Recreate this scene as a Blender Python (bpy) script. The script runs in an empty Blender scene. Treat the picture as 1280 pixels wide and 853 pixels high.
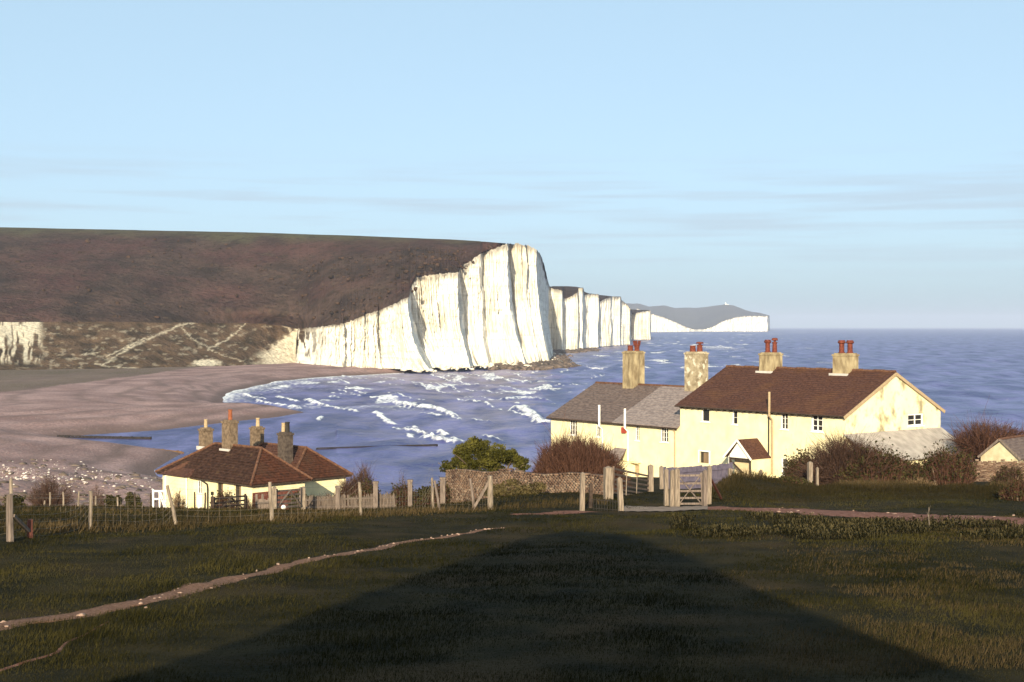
import bpy, math, random
import numpy as np
from mathutils import Vector

# ------------------------------------------------------------------ camera, world, sun
S = bpy.context.scene
COL = S.collection
EYE = 23.0            # eye height over the sea, metres
FPX = 1778.0          # focal length in photo pixels (1280 wide, 50 mm lens)
YH = 408.0            # row of the eye-level line
XC = 640.0

cam_d = bpy.data.cameras.new("camera")
cam_d.sensor_width = 36.0
cam_d.lens = 36.0 * FPX / 1280.0
cam_d.clip_start = 0.2
cam_d.clip_end = 60000.0
cam = bpy.data.objects.new("camera", cam_d)
COL.objects.link(cam)
cam.location = (0, 0, EYE)
cam.rotation_euler = (math.radians(90) - math.atan((426.5 - YH) / FPX), 0, 0)
S.camera = cam

SUN_EL = math.radians(16.0)
SUN_AZ = math.radians(6.0)       # sun stands behind the camera, this much to the left
to_sun = Vector((-math.sin(SUN_AZ) * math.cos(SUN_EL), -math.cos(SUN_AZ) * math.cos(SUN_EL), math.sin(SUN_EL)))
sun_d = bpy.data.lights.new("sun", 'SUN')
sun_d.energy = 5.0
sun_d.angle = math.radians(0.4)
sun_d.color = (1.0, 0.86, 0.60)
sun = bpy.data.objects.new("sun", sun_d)
COL.objects.link(sun)
sun.rotation_euler = (-to_sun).to_track_quat('-Z', 'Y').to_euler()
sun.location = to_sun * 200

W = bpy.data.worlds.new("World")
S.world = W
W.use_nodes = True
wn, wl = W.node_tree.nodes, W.node_tree.links
wn.clear()
wout = wn.new("ShaderNodeOutputWorld")
wbg = wn.new("ShaderNodeBackground")
sky = wn.new("ShaderNodeTexSky")
sky.sky_type = 'NISHITA'
sky.sun_disc = False
sky.sun_elevation = SUN_EL
sky.sun_rotation = math.pi + SUN_AZ
sky.altitude = 20
sky.air_density = 0.5
sky.dust_density = 2.3
sky.ozone_density = 1.0
wbg.inputs[1].default_value = 0.145
# thin streaks of cloud low over the sea, all the way round
tc = wn.new("ShaderNodeTexCoord")
sep = wn.new("ShaderNodeSeparateXYZ")
wl.new(tc.outputs["Generated"], sep.inputs[0])
mp = wn.new("ShaderNodeMapping")
mp.inputs["Scale"].default_value = (4.0, 4.0, 85.0)
mp.inputs["Location"].default_value = (1.1, 3.3, 7.7)
wl.new(tc.outputs["Generated"], mp.inputs[0])
cn = wn.new("ShaderNodeTexNoise")
cn.inputs["Scale"].default_value = 1.5
cn.inputs["Detail"].default_value = 6
cn.inputs["Roughness"].default_value = 0.55
wl.new(mp.outputs[0], cn.inputs[0])
cr = wn.new("ShaderNodeValToRGB")
cr.color_ramp.elements[0].position = 0.46
cr.color_ramp.elements[1].position = 0.66
wl.new(cn.outputs[0], cr.inputs[0])
er = wn.new("ShaderNodeValToRGB")
for k, (p_, v_) in enumerate([(0.02, 0), (0.06, 1), (0.095, 1), (0.125, 0)]):
    e_ = er.color_ramp.elements[k] if k < 2 else er.color_ramp.elements.new(p_)
    e_.position = p_
    e_.color = (v_, v_, v_, 1)
wl.new(sep.outputs[2], er.inputs[0])
mm = wn.new("ShaderNodeMath"); mm.operation = 'MULTIPLY'
wl.new(cr.outputs[0], mm.inputs[0]); wl.new(er.outputs[0], mm.inputs[1])
m2 = wn.new("ShaderNodeMath"); m2.operation = 'MULTIPLY'
wl.new(mm.outputs[0], m2.inputs[0]); m2.inputs[1].default_value = 0.5
# an even veil of high cirrus over the whole sky
tint = wn.new("ShaderNodeMix"); tint.data_type = 'RGBA'
tint.inputs[0].default_value = 0.64
wl.new(sky.outputs[0], tint.inputs[6])
tint.inputs[7].default_value = (2.10, 2.95, 3.2, 1)
cmix = wn.new("ShaderNodeMix"); cmix.data_type = 'RGBA'
wl.new(m2.outputs[0], cmix.inputs[0])
wl.new(tint.outputs[2], cmix.inputs[6])
CLOUD_COL = cmix.inputs[7]
CLOUD_COL.default_value = (2.0, 2.35, 2.75, 1)
wl.new(cmix.outputs[2], wbg.inputs[0])
wl.new(wbg.outputs[0], wout.inputs[0])

S.view_settings.view_transform = 'Standard'
S.view_settings.look = 'None'
S.view_settings.exposure = 0.85
S.view_settings.gamma = 1.0
S.cycles.max_bounces = 5
S.cycles.diffuse_bounces = 2
S.cycles.glossy_bounces = 2
S.cycles.transmission_bounces = 2
S.cycles.transparent_max_bounces = 4
S.cycles.volume_bounces = 0
S.cycles.use_denoising = True

R = np.random.default_rng(7)
random.seed(7)

# ------------------------------------------------------------------ helpers
_LAT = np.random.default_rng(3).random((256, 256))
def vnoise(x, y=0.0):
    x = np.asarray(x, float); y = np.asarray(y, float) + 0 * x
    xi = np.floor(x).astype(int); yi = np.floor(y).astype(int)
    fx = x - xi; fy = y - yi
    fx = fx * fx * (3 - 2 * fx); fy = fy * fy * (3 - 2 * fy)
    a = _LAT[xi & 255, yi & 255]; b = _LAT[(xi + 1) & 255, yi & 255]
    c = _LAT[xi & 255, (yi + 1) & 255]; d = _LAT[(xi + 1) & 255, (yi + 1) & 255]
    return (a * (1 - fx) + b * fx) * (1 - fy) + (c * (1 - fx) + d * fx) * fy
def fbm(x, y=0.0, o=4):
    s = 0; a = 0.5; t = 0
    for k in range(o):
        s = s + a * vnoise(np.asarray(x) * 2 ** k + 17.3 * k, np.asarray(y) * 2 ** k + 9.1 * k); t += a; a *= 0.5
    return s / t
def sstep(a, b, x):
    t = np.clip((np.asarray(x, float) - a) / (b - a), 0, 1)
    return t * t * (3 - 2 * t)

def mesh_np(name, v, f, m=None, parent=None, attrs=None, smooth=False, fattrs=None):
    """one mesh object from arrays; f is (n,3) or (n,4) or list of tuples"""
    me = bpy.data.meshes.new(name)
    v = np.asarray(v, np.float32)
    if isinstance(f, np.ndarray):
        n, k = f.shape
        me.vertices.add(len(v)); me.vertices.foreach_set("co", v.ravel())
        me.loops.add(n * k); me.loops.foreach_set("vertex_index", f.astype(np.int32).ravel())
        me.polygons.add(n)
        me.polygons.foreach_set("loop_start", np.arange(0, n * k, k, dtype=np.int32))
        try:
            me.polygons.foreach_set("loop_total", np.full(n, k, dtype=np.int32))
        except Exception:
            pass
        me.update(calc_edges=True)
    else:
        me.from_pydata([tuple(p) for p in v.tolist()], [], f)
        me.update()
    if smooth:
        me.polygons.foreach_set("use_smooth", np.ones(len(me.polygons), bool))
    for an, av in (attrs or {}).items():
        a = me.attributes.new(an, 'FLOAT', 'POINT'); a.data.foreach_set("value", np.asarray(av, np.float32).ravel())
    for an, av in (fattrs or {}).items():
        a = me.attributes.new(an, 'FLOAT', 'FACE'); a.data.foreach_set("value", np.asarray(av, np.float32).ravel())
    o = bpy.data.objects.new(name, me)
    COL.objects.link(o)
    if m: me.materials.append(m)
    if parent: o.parent = parent
    return o

def grid_faces(nr, nc):
    i = np.arange(nr - 1)[:, None] * nc + np.arange(nc - 1)[None, :]
    return np.stack([i, i + 1, i + nc + 1, i + nc], -1).reshape(-1, 4)

def tag(o, label=None, cat=None, group=None, kind=None):
    if label: o["label"] = label
    if cat: o["category"] = cat
    if group: o["group"] = group
    if kind: o["kind"] = kind
    return o
def thing(name, label, cat, loc=(0, 0, 0), rz=0.0, group=None):
    o = bpy.data.objects.new(name, None); COL.objects.link(o)
    o.location = loc; o.rotation_euler = (0, 0, rz); o.empty_display_size = 0.2
    return tag(o, label, cat, group)
def copy_tree(o, parent=None):
    c = o.copy(); COL.objects.link(c)
    if parent: c.parent = parent
    for ch in o.children: copy_tree(ch, c)
    return c

class MB:
    """collects simple solids, then links them as one mesh"""
    def __init__(s): s.v = []; s.f = []
    def add(s, vs, fs):
        n = len(s.v); s.v += [tuple(map(float, p)) for p in vs]; s.f += [tuple(n + i for i in q) for q in fs]; return s
    def box(s, x0, x1, y0, y1, z0, z1):
        return s.add([(x0, y0, z0), (x1, y0, z0), (x1, y1, z0), (x0, y1, z0), (x0, y0, z1), (x1, y0, z1), (x1, y1, z1), (x0, y1, z1)],
                     [(0, 3, 2, 1), (4, 5, 6, 7), (0, 1, 5, 4), (1, 2, 6, 5), (2, 3, 7, 6), (3, 0, 4, 7)])
    def bar(s, a, b, w, t=None, up=(0, 0, 1)):
        """square bar between two points, w across, t along 'up'"""
        t = t or w
        a = Vector(a); b = Vector(b); d = (b - a).normalized(); u = Vector(up)
        if abs(d.dot(u)) > 0.95: u = Vector((0, 1, 0))
        r = d.cross(u).normalized() * (w / 2); u = r.cross(d).normalized() * (t / 2)
        p = [a - r - u, a + r - u, a + r + u, a - r + u, b - r - u, b + r - u, b + r + u, b - r + u]
        return s.add(p, [(0, 3, 2, 1), (4, 5, 6, 7), (0, 1, 5, 4), (1, 2, 6, 5), (2, 3, 7, 6), (3, 0, 4, 7)])
    def tube(s, pts, rad, n=6, caps=True):
        pts = [Vector(p) for p in pts]
        if not hasattr(rad, "__len__"): rad = [rad] * len(pts)
        base = len(s.v)
        for i, p in enumerate(pts):
            d = (pts[min(i + 1, len(pts) - 1)] - pts[max(i - 1, 0)]).normalized()
            u = Vector((0, 0, 1)) if abs(d.z) < 0.9 else Vector((1, 0, 0))
            r = d.cross(u).normalized(); u = r.cross(d)
            for k in range(n):
                a = 2 * math.pi * k / n
                s.v.append(tuple(p + (r * math.cos(a) + u * math.sin(a)) * rad[i]))
        for i in range(len(pts) - 1):
            for k in range(n):
                k2 = (k + 1) % n
                s.f.append((base + i * n + k, base + i * n + k2, base + (i + 1) * n + k2, base + (i + 1) * n + k))
        if caps:
            s.f.append(tuple(base + k for k in range(n - 1, -1, -1)))
            s.f.append(tuple(base + (len(pts) - 1) * n + k for k in range(n)))
        return s
    def lathe(s, cx, cy, prof, n=10):
        base = len(s.v)
        for r, z in prof:
            for k in range(n):
                a = 2 * math.pi * k / n
                s.v.append((cx + r * math.cos(a), cy + r * math.sin(a), z))
        for i in range(len(prof) - 1):
            for k in range(n):
                k2 = (k + 1) % n
                s.f.append((base + i * n + k, base + i * n + k2, base + (i + 1) * n + k2, base + (i + 1) * n + k))
        s.f.append(tuple(base + k for k in range(n - 1, -1, -1)))
        s.f.append(tuple(base + (len(prof) - 1) * n + k for k in range(n)))
        return s
    def build(s, name, m, parent=None, smooth=False):
        return mesh_np(name, np.array(s.v), s.f, m, parent, smooth=smooth)

# ---- materials
def mat(name, c1, c2=None, scale=4.0, rough=0.85, bump=0.0, bscale=None, stretch=(1, 1, 1), spec=0.2, attr=None, c3=None,
        detail=6.0, ramp=(0.35, 0.65), coords="Object", bdist=0.03):
    """two-tone noise material; attr names a float attribute that mixes in c3"""
    m = bpy.data.materials.new(name); m.use_nodes = True
    n, l = m.node_tree.nodes, m.node_tree.links
    b = n["Principled BSDF"]
    b.inputs["Roughness"].default_value = rough
    b.inputs["Specular IOR Level"].default_value = spec
    tcn = n.new("ShaderNodeTexCoord"); mp_ = n.new("ShaderNodeMapping")
    mp_.inputs["Scale"].default_value = stretch
    l.new(tcn.outputs[coords], mp_.inputs[0])
    no = n.new("ShaderNodeTexNoise"); no.inputs["Scale"].default_value = scale; no.inputs["Detail"].default_value = detail
    l.new(mp_.outputs[0], no.inputs[0])
    rp = n.new("ShaderNodeValToRGB")
    rp.color_ramp.elements[0].position, rp.color_ramp.elements[1].position = ramp
    rp.color_ramp.elements[0].color = (*c1, 1); rp.color_ramp.elements[1].color = (*(c2 or c1), 1)
    l.new(no.outputs[0], rp.inputs[0])
    col = rp.outputs[0]
    if attr:
        at = n.new("ShaderNodeAttribute"); at.attribute_name = attr
        mx = n.new("ShaderNodeMix"); mx.data_type = 'RGBA'
        l.new(at.outputs["Fac"], mx.inputs[0]); l.new(col, mx.inputs[6]); mx.inputs[7].default_value = (*c3, 1)
        col = mx.outputs[2]
    l.new(col, b.inputs["Base Color"])
    if bump:
        n2 = n.new("ShaderNodeTexNoise"); n2.inputs["Scale"].default_value = bscale or scale * 4; n2.inputs["Detail"].default_value = 5
        l.new(mp_.outputs[0], n2.inputs[0])
        bp = n.new("ShaderNodeBump"); bp.inputs["Strength"].default_value = bump; bp.inputs["Distance"].default_value = bdist
        l.new(n2.outputs[0], bp.inputs["Height"]); l.new(bp.outputs[0], b.inputs["Normal"])
    return m
def add_layer(m, c, scale, lo, hi, stretch=(1, 1, 1), coords="Object", amount=1.0, detail=5):
    """another stain on top of the base colour"""
    n, l = m.node_tree.nodes, m.node_tree.links
    b = n["Principled BSDF"]; src = b.inputs["Base Color"].links[0].from_socket
    tcn = n.new("ShaderNodeTexCoord"); mp_ = n.new("ShaderNodeMapping"); mp_.inputs["Scale"].default_value = stretch
    mp_.inputs["Location"].default_value = (3.7 * scale, 1.3, 5.1)
    l.new(tcn.outputs[coords], mp_.inputs[0])
    no = n.new("ShaderNodeTexNoise"); no.inputs["Scale"].default_value = scale; no.inputs["Detail"].default_value = detail
    l.new(mp_.outputs[0], no.inputs[0])
    rp = n.new("ShaderNodeValToRGB"); rp.color_ramp.elements[0].position = lo; rp.color_ramp.elements[1].position = hi
    rp.color_ramp.elements[1].color = (amount, amount, amount, 1)
    l.new(no.outputs[0], rp.inputs[0])
    mx = n.new("ShaderNodeMix"); mx.data_type = 'RGBA'
    l.new(rp.outputs[0], mx.inputs[0]); l.new(src, mx.inputs[6]); mx.inputs[7].default_value = (*c, 1)
    l.new(mx.outputs[2], b.inputs["Base Color"])
    return m

M = {}
M["turf"] = mat("turf", (0.009, 0.0085, 0.0038), (0.030, 0.0225, 0.0095), 0.9, 0.95, 0.6, 14, spec=0.05)
add_layer(M["turf"], (0.060, 0.036, 0.018), 0.35, 0.5, 0.75, amount=0.7)
M["path"] = mat("gravel_path", (0.11, 0.055, 0.037), (0.27, 0.155, 0.11), 16, 0.95, 0.7, 30, spec=0.05, ramp=(0.3, 0.75))
M["track"] = mat("stony_track", (0.12, 0.048, 0.036), (0.27, 0.135, 0.10), 6, 0.95, 0.7, 24, spec=0.05)
M["concrete"] = mat("concrete", (0.17, 0.12, 0.092), (0.26, 0.19, 0.15), 3, 0.9, 0.3)
M["shingle"] = mat("shingle", (0.215, 0.130, 0.120), (0.395, 0.258, 0.240), 0.06, 0.9, 0.8, 2.2, spec=0.1, attr="green", c3=(0.080, 0.066, 0.032), bdist=0.3)
add_layer(M["shingle"], (0.15, 0.10, 0.10), 0.9, 0.5, 0.7, amount=0.5)
def tide_layer(m):
    n, l = m.node_tree.nodes, m.node_tree.links
    b = n["Principled BSDF"]; src = b.inputs["Base Color"].links[0].from_socket
    at_ = n.new("ShaderNodeAttribute"); at_.attribute_name = "tide"
    mx = n.new("ShaderNodeMix"); mx.data_type = 'RGBA'
    l.new(at_.outputs["Fac"], mx.inputs[0]); l.new(src, mx.inputs[6]); mx.inputs[7].default_value = (0.125, 0.085, 0.075, 1)
    l.new(mx.outputs[2], b.inputs["Base Color"])
add_layer(M["shingle"], (0.17, 0.115, 0.105), 1.4, 0.50, 0.60, amount=0.5, detail=4)
add_layer(M["shingle"], (0.46, 0.34, 0.31), 1.9, 0.56, 0.66, amount=0.5, detail=4)
tide_layer(M["shingle"])
M["heath"] = mat("heath", (0.026, 0.018, 0.0145), (0.066, 0.043, 0.034), 0.05, 0.95, 1.0, 0.30, spec=0.03, bdist=2.0, detail=10, attr="green", c3=(0.074, 0.066, 0.036))
add_layer(M["heath"], (0.085, 0.038, 0.034), 0.014, 0.48, 0.66, stretch=(1, 1, 2.5), amount=0.5, detail=9)
add_layer(M["heath"], (0.024, 0.018, 0.012), 0.11, 0.53, 0.66, amount=0.7)
add_layer(M["heath"], (0.018, 0.013, 0.010), 0.30, 0.54, 0.64, amount=0.5, detail=3)
add_layer(M["heath"], (0.095, 0.068, 0.048), 0.22, 0.60, 0.68, amount=0.45, detail=4)
M["downland"] = mat("downland", (0.070, 0.064, 0.028), (0.095, 0.08, 0.040), 0.02, 0.95, 0.4, 0.3, spec=0.03)
M["scrub"] = mat("scrub", (0.022, 0.016, 0.010), (0.070, 0.042, 0.028), .15, 0.95, 0.5, spec=0.0)
M["chalk"] = mat("chalk", (0.57, 0.54, 0.47), (0.77, 0.745, 0.675), 0.10, 0.95, 0.9, 0.45, stretch=(1, 1, 0.55), spec=0.03, attr="veg", c3=(0.060, 0.040, 0.024), bdist=0.8, detail=10)
add_layer(M["chalk"], (0.46, 0.36, 0.22), 0.035, 0.56, 0.78, stretch=(1, 1, 0.5), amount=0.5, detail=9)
add_layer(M["chalk"], (0.44, 0.40, 0.33), 0.55, 0.56, 0.64, stretch=(.05, .05, 1), amount=0.45, detail=3)
M["rock"] = mat("shore_rock", (0.045, 0.035, 0.028), (0.17, 0.125, 0.10), 0.3, 0.8, 0.7)
M["chalk_rock"] = mat("chalk_rock", (0.45, 0.40, 0.32), (0.75, 0.7, 0.6), 0.5, 0.9, 0.5)
M["beach_stone"] = mat("pale_stone", (0.38, 0.33, 0.30), (0.62, 0.56, 0.52), 3, 0.9)
M["flint"] = mat("flint", (0.20, 0.12, 0.09), (0.40, 0.28, 0.22), 30, 0.8)
M["cream"] = mat("cream_render", (0.70, 0.61, 0.37), (0.78, 0.70, 0.46), 1.3, 0.9, 0.25, 9, spec=0.1)
add_layer(M["cream"], (0.50, 0.43, 0.27), 0.8, 0.52, 0.72, stretch=(1, 1, .5), amount=0.45)
add_layer(M["cream"], (0.42, 0.36, 0.24), 5.0, 0.60, 0.72, stretch=(1, 1, .3), amount=0.35)
M["gable"] = mat("weathered_render", (0.72, 0.64, 0.41), (0.80, 0.73, 0.49), 1.0, 0.9, 0.3, 7, spec=0.1)
add_layer(M["gable"], (0.20, 0.165, 0.095), 0.9, 0.52, 0.64, amount=0.85, stretch=(1, 1, 0.8))
add_layer(M["gable"], (0.40, 0.34, 0.2), 3.5, 0.58, 0.7, amount=0.4)
M["shedwall"] = mat("dull_limewash", (0.36, 0.31, 0.2), (0.5, 0.44, 0.3), 2.5, 0.9, 0.3)
M["white"] = mat("white_paint", (0.76, 0.74, 0.68), (0.82, 0.80, 0.74), 6, 0.6, spec=0.3)
M["tile"] = mat("brown_tile", (0.046, 0.022, 0.018), (0.098, 0.048, 0.036), 6, 0.9, 0.5, 12, spec=0.08, stretch=(1, 1, 2), detail=8)
add_layer(M["tile"], (0.14, 0.068, 0.028), 0.55, 0.48, 0.78, amount=0.4, detail=8)
M["tile_red"] = mat("red_tile", (0.038, 0.017, 0.012), (0.086, 0.034, 0.021), 5, 0.9, 0.5, 12, spec=0.08, detail=8)
add_layer(M["tile_red"], (0.055, 0.032, 0.022), 0.7, 0.48, 0.7, amount=0.6)
M["tile_dark"] = mat("dark_tile", (0.026, 0.0145, 0.012), (0.060, 0.032, 0.024), 5, 0.9, 0.5, 12, spec=0.05, detail=8)
add_layer(M["tile_dark"], (0.11, 0.07, 0.04), 2.5, 0.58, 0.70, amount=0.5)
M["ridge"] = mat("ridge_tile", (0.075, 0.034, 0.022), (0.14, 0.07, 0.042), 6, 0.9, 0.3)
M["slate_dark"] = mat("dark_slate", (0.080, 0.057, 0.054), (0.155, 0.115, 0.102), 3.5, 0.75, 0.5, 10, stretch=(1, 1, 3), detail=8)
M["slate_pale"] = mat("pale_slate", (0.15, 0.12, 0.118), (0.27, 0.22, 0.207), 3.5, 0.75, 0.5, 10, stretch=(1, 1, 3), detail=8)
M["asbestos"] = mat("grey_sheet", (0.26, 0.23, 0.21), (0.38, 0.34, 0.31), 1.5, 0.85, 0.2)
M["stack"] = mat("rendered_stack", (0.17, 0.125, 0.072), (0.38, 0.31, 0.19), 2.2, 0.95, 0.5, 9, stretch=(1, 1, 0.5), detail=8)
add_layer(M["stack"], (0.10, 0.075, 0.045), 1.5, 0.52, 0.68, stretch=(1.6, 1.6, 0.35), amount=0.75)
M["stack_white"] = mat("flaking_stack", (0.18, 0.14, 0.09), (0.38, 0.32, 0.22), 2.2, 0.95, 0.5, 9, detail=8)
add_layer(M["stack_white"], (0.62, 0.58, 0.48), 1.7, 0.55, 0.62, amount=0.7)
M["stack_brick"] = mat("brick_stack", (0.095, 0.066, 0.045), (0.20, 0.145, 0.10), 6, 0.95, 0.5, 14, detail=8)
M["stack_dark"] = mat("sooty_stack", (0.045, 0.034, 0.030), (0.10, 0.078, 0.064), 6, 0.95, 0.5, 14, detail=8)
M["pot"] = mat("red_pot", (0.085, 0.022, 0.015), (0.16, 0.042, 0.026), 8, 0.8, 0.2)
M["pot_orange"] = mat("orange_pot", (0.19, 0.058, 0.026), (0.26, 0.088, 0.042), 8, 0.8)
M["pot_buff"] = mat("buff_pot", (0.30, 0.22, 0.13), (0.40, 0.30, 0.19), 8, 0.8)
M["black"] = mat("black_iron", (0.016, 0.014, 0.013), (0.03, 0.025, 0.022), 10, 0.6)
M["dark_in"] = mat("dark_opening", (0.035, 0.028, 0.022), (0.05, 0.04, 0.03), 3, 0.9)
M["door"] = mat("brown_door", (0.17, 0.115, 0.070), (0.22, 0.15, 0.09), 4, 0.7, stretch=(1, 1, 0.2))
M["door_cream"] = mat("tan_door", (0.55, 0.43, 0.26), (0.62, 0.5, 0.32), 4, 0.7)
M["redpaint"] = mat("red_paint", (0.28, 0.045, 0.028), (0.34, 0.06, 0.035), 5, 0.6)
M["lead"] = mat("lead_flashing", (0.42, 0.39, 0.37), (0.5, 0.47, 0.44), 5, 0.7)
M["wood_pale"] = mat("weathered_pale_wood", (0.125, 0.098, 0.076), (0.27, 0.215, 0.168), 7, 0.9, 0.5, 20, stretch=(3, 3, 0.4))
M["wood_grey"] = mat("weathered_grey_wood", (0.095, 0.073, 0.062), (0.19, 0.148, 0.125), 7, 0.9, 0.5, 20, stretch=(3, 3, 0.4))
M["wood_dim"] = mat("dull_grey_wood", (0.055, 0.042, 0.035), (0.135, 0.103, 0.085), 7, 0.9, 0.5, 20, stretch=(3, 3, 0.4))
M["wood_mid"] = mat("brown_grey_wood", (0.075, 0.052, 0.042), (0.16, 0.115, 0.09), 7, 0.9, 0.5, 20, stretch=(3, 3, 0.4))
M["wood_dark"] = mat("dark_wood", (0.028, 0.018, 0.014), (0.065, 0.045, 0.035), 7, 0.85, 0.4, 20)
M["wood_red"] = mat("red_brown_wood", (0.09, 0.030, 0.022), (0.15, 0.055, 0.04), 7, 0.85, 0.4, 20)
M["wire"] = mat("galvanised_wire", (0.13, 0.105, 0.085), (0.2, 0.165, 0.135), 20, 0.5)
M["groyne"] = mat("wet_timber", (0.010, 0.008, 0.008), (0.028, 0.021, 0.019), 2, 0.7)
M["revet"] = mat("rusty_revetment", (0.10, 0.055, 0.032), (0.18, 0.105, 0.06), 1, 0.9)
M["brickwall"] = mat("old_brick", (0.075, 0.043, 0.031), (0.185, 0.115, 0.078), 1.9, 0.95, 0.3, 20, detail=9, attr="tint", c3=(0.34, 0.26, 0.19))
M["mortar"] = mat("mortar", (0.15, 0.105, 0.078), (0.22, 0.16, 0.12), 5, 0.95)
M["shade_boards"] = mat("shade_tinted_boards", (0.10, 0.085, 0.125), (0.16, 0.135, 0.18), 2.5, 0.9, 0.3)  # blue-grey tone carries the shade of a face turned from the sun
M["far_hill"] = mat("far_downs", (0.050, 0.045, 0.032), (0.075, 0.065, 0.045), 0.004, 0.95, spec=0.02)

def leaf_mat(name, c1, c2, rough=0.9, trans=0.0, spec=0.0):
    m = bpy.data.materials.new(name); m.use_nodes = True
    n, l = m.node_tree.nodes, m.node_tree.links
    b = n["Principled BSDF"]; b.inputs["Roughness"].default_value = rough; b.inputs["Specular IOR Level"].default_value = spec
    at = n.new("ShaderNodeAttribute"); at.attribute_name = "tint"
    rp = n.new("ShaderNodeValToRGB")
    rp.color_ramp.elements[0].color = (*c1, 1); rp.color_ramp.elements[1].color = (*c2, 1)
    l.new(at.outputs["Fac"], rp.inputs[0]); l.new(rp.outputs[0], b.inputs["Base Color"])
    return m
M["grass"] = leaf_mat("grass_blade", (0.0085, 0.0090, 0.0030), (0.047, 0.0395, 0.0135), 0.9, spec=0.0)
M["longgrass"] = leaf_mat("long_grass", (0.014, 0.0125, 0.0055), (0.105, 0.072, 0.037), 0.9, spec=0.0)
M["weed"] = leaf_mat("nettle_leaf", (0.017, 0.016, 0.007), (0.10, 0.078, 0.037), 0.9, spec=0.0)
M["leaf_green"] = leaf_mat("evergreen_leaf", (0.018, 0.019, 0.005), (0.110, 0.100, 0.024), 0.6)
M["leaf_dark"] = leaf_mat("dark_leaf", (0.018, 0.018, 0.008), (0.055, 0.048, 0.020), 0.7)
M["twig_brown"] = leaf_mat("brown_twig", (0.034, 0.017, 0.013), (0.115, 0.060, 0.043), 0.9)
M["twig_purple"] = leaf_mat("purple_twig", (0.034, 0.020, 0.016), (0.100, 0.060, 0.045), 0.9)
M["twig_tan"] = leaf_mat("tan_twig", (0.10, 0.062, 0.040), (0.24, 0.165, 0.10), 0.9)
M["bark"] = mat("bark", (0.07, 0.05, 0.035), (0.16, 0.12, 0.085), 5, 0.9, 0.4)

def glass_mat():
    m = bpy.data.materials.new("window_glass"); m.use_nodes = True
    b = m.node_tree.nodes["Principled BSDF"]
    b.inputs["Base Color"].default_value = (0.025, 0.024, 0.026, 1); b.inputs["Roughness"].default_value = 0.08
    return m
M["glass"] = glass_mat()

# ------------------------------------------------------------------ the lie of the land
# height below the eye against distance; one profile for the left (towards the beach), one for the right (towards the houses)
DD = [-400, -120, -60, -30, -12, -6, 0, 15, 30, 42, 50, 60, 75, 87, 110, 150, 170, 400]
DL = [60, 16, 6.5, 2.4, 0.75, 1.15, 1.92, 3.76, 4.86, 5.74, 6.47, 7.72, 9.76, 11.35, 15.2, 24.5, 26.0, 27]
DR = [60, 16, 6.5, 2.4, 0.75, 1.15, 1.92, 3.76, 4.86, 5.74, 6.42, 7.20, 8.50, 9.55, 11.7, 19.5, 25.0, 27]
MX = [-30, -12, -10, -8.6, -7.6, -6.8, -6.1, -5.4, -4.5, -3.5, -2.2, -0.65, 0.62, 2.34, 4.2, 6.5, 10, 30]
MZ = [0, 0, 0.9, 2.1, 3.2, 4.25, 5.4, 7.0, 8.7, 9.3, 9.0, 7.75, 6.1, 4.4, 2.8, 1.1, 0, 0]
def ground_z(x, y):
    x = np.asarray(x, float); y = np.asarray(y, float)
    b = XC + FPX * x / np.maximum(y, 20.0)
    s = sstep(0, 1, (b - np.interp(y, [60, 88], [470, 645])) / np.interp(y, [60, 88], [230, 45]))
    z = EYE - (np.interp(y, DD, DL) * (1 - s) + np.interp(y, DD, DR) * s)
    # the grassy knoll behind the viewer
    z = z + np.interp(x, MX, MZ) * np.exp(-((y + 10) / 3.0) ** 2)
    # rough hedge bank in front of the right-hand gardens
    bank = np.interp(b, [884, 918, 955, 1000, 1300], [0, .62, .5, .26, .20]) * np.exp(-((y - 65) / 6.5) ** 2)
    z = z + bank
    # small bumps
    near = sstep(3, 14, y) * (1 - sstep(110, 140, y))
    z = z + near * ((fbm(x * 0.12 + 5, y * 0.12, 3) - 0.5) * 0.42 * sstep(18, 40, y) + (fbm(x * 0.7, y * 0.7, 3) - 0.5) * 0.10)
    return z
_D = np.concatenate([np.arange(8, 130, 0.05)])
def hit(px, py):
    """ground point seen at a photo pixel"""
    x = (px - XC) / FPX * _D
    zr = EYE - (py - YH) / FPX * _D
    g = ground_z(x, _D)
    k = int(np.argmax(zr <= g))
    return Vector((x[k], _D[k], float(g[k])))
def P(px, py, d):
    return Vector(((px - XC) / FPX * d, d, EYE - (py - YH) / FPX * d))
def at(px, d):
    x = (px - XC) / FPX * d
    return Vector((x, d, float(ground_z(x, d))))
def sea(px, py, z=0.0):
    d = (EYE - z) * FPX / (py - YH)
    return ((px - XC) / FPX * d, d)

# ---- ground sheet
ys = np.concatenate([np.array([-400, -300, -200, -140, -100, -70, -50, -38]), np.arange(-30, 0, 0.5), np.arange(0, 62, 0.22), np.arange(62, 120, 0.8), np.arange(120, 212, 4)])
xs = np.concatenate([np.array([-400, -260, -160, -110, -85]), np.arange(-70, -24, 1.0), np.arange(-24, 28, 0.22), np.arange(28, 75, 1.0), np.array([80, 90, 110, 160, 260, 400])])
X, Y = np.meshgrid(xs, ys)
Z = ground_z(X, Y)
mesh_np("ground", np.stack([X, Y, Z], -1).reshape(-1, 3), grid_faces(len(ys), len(xs)), M["turf"], smooth=True)["kind"] = "structure"

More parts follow.
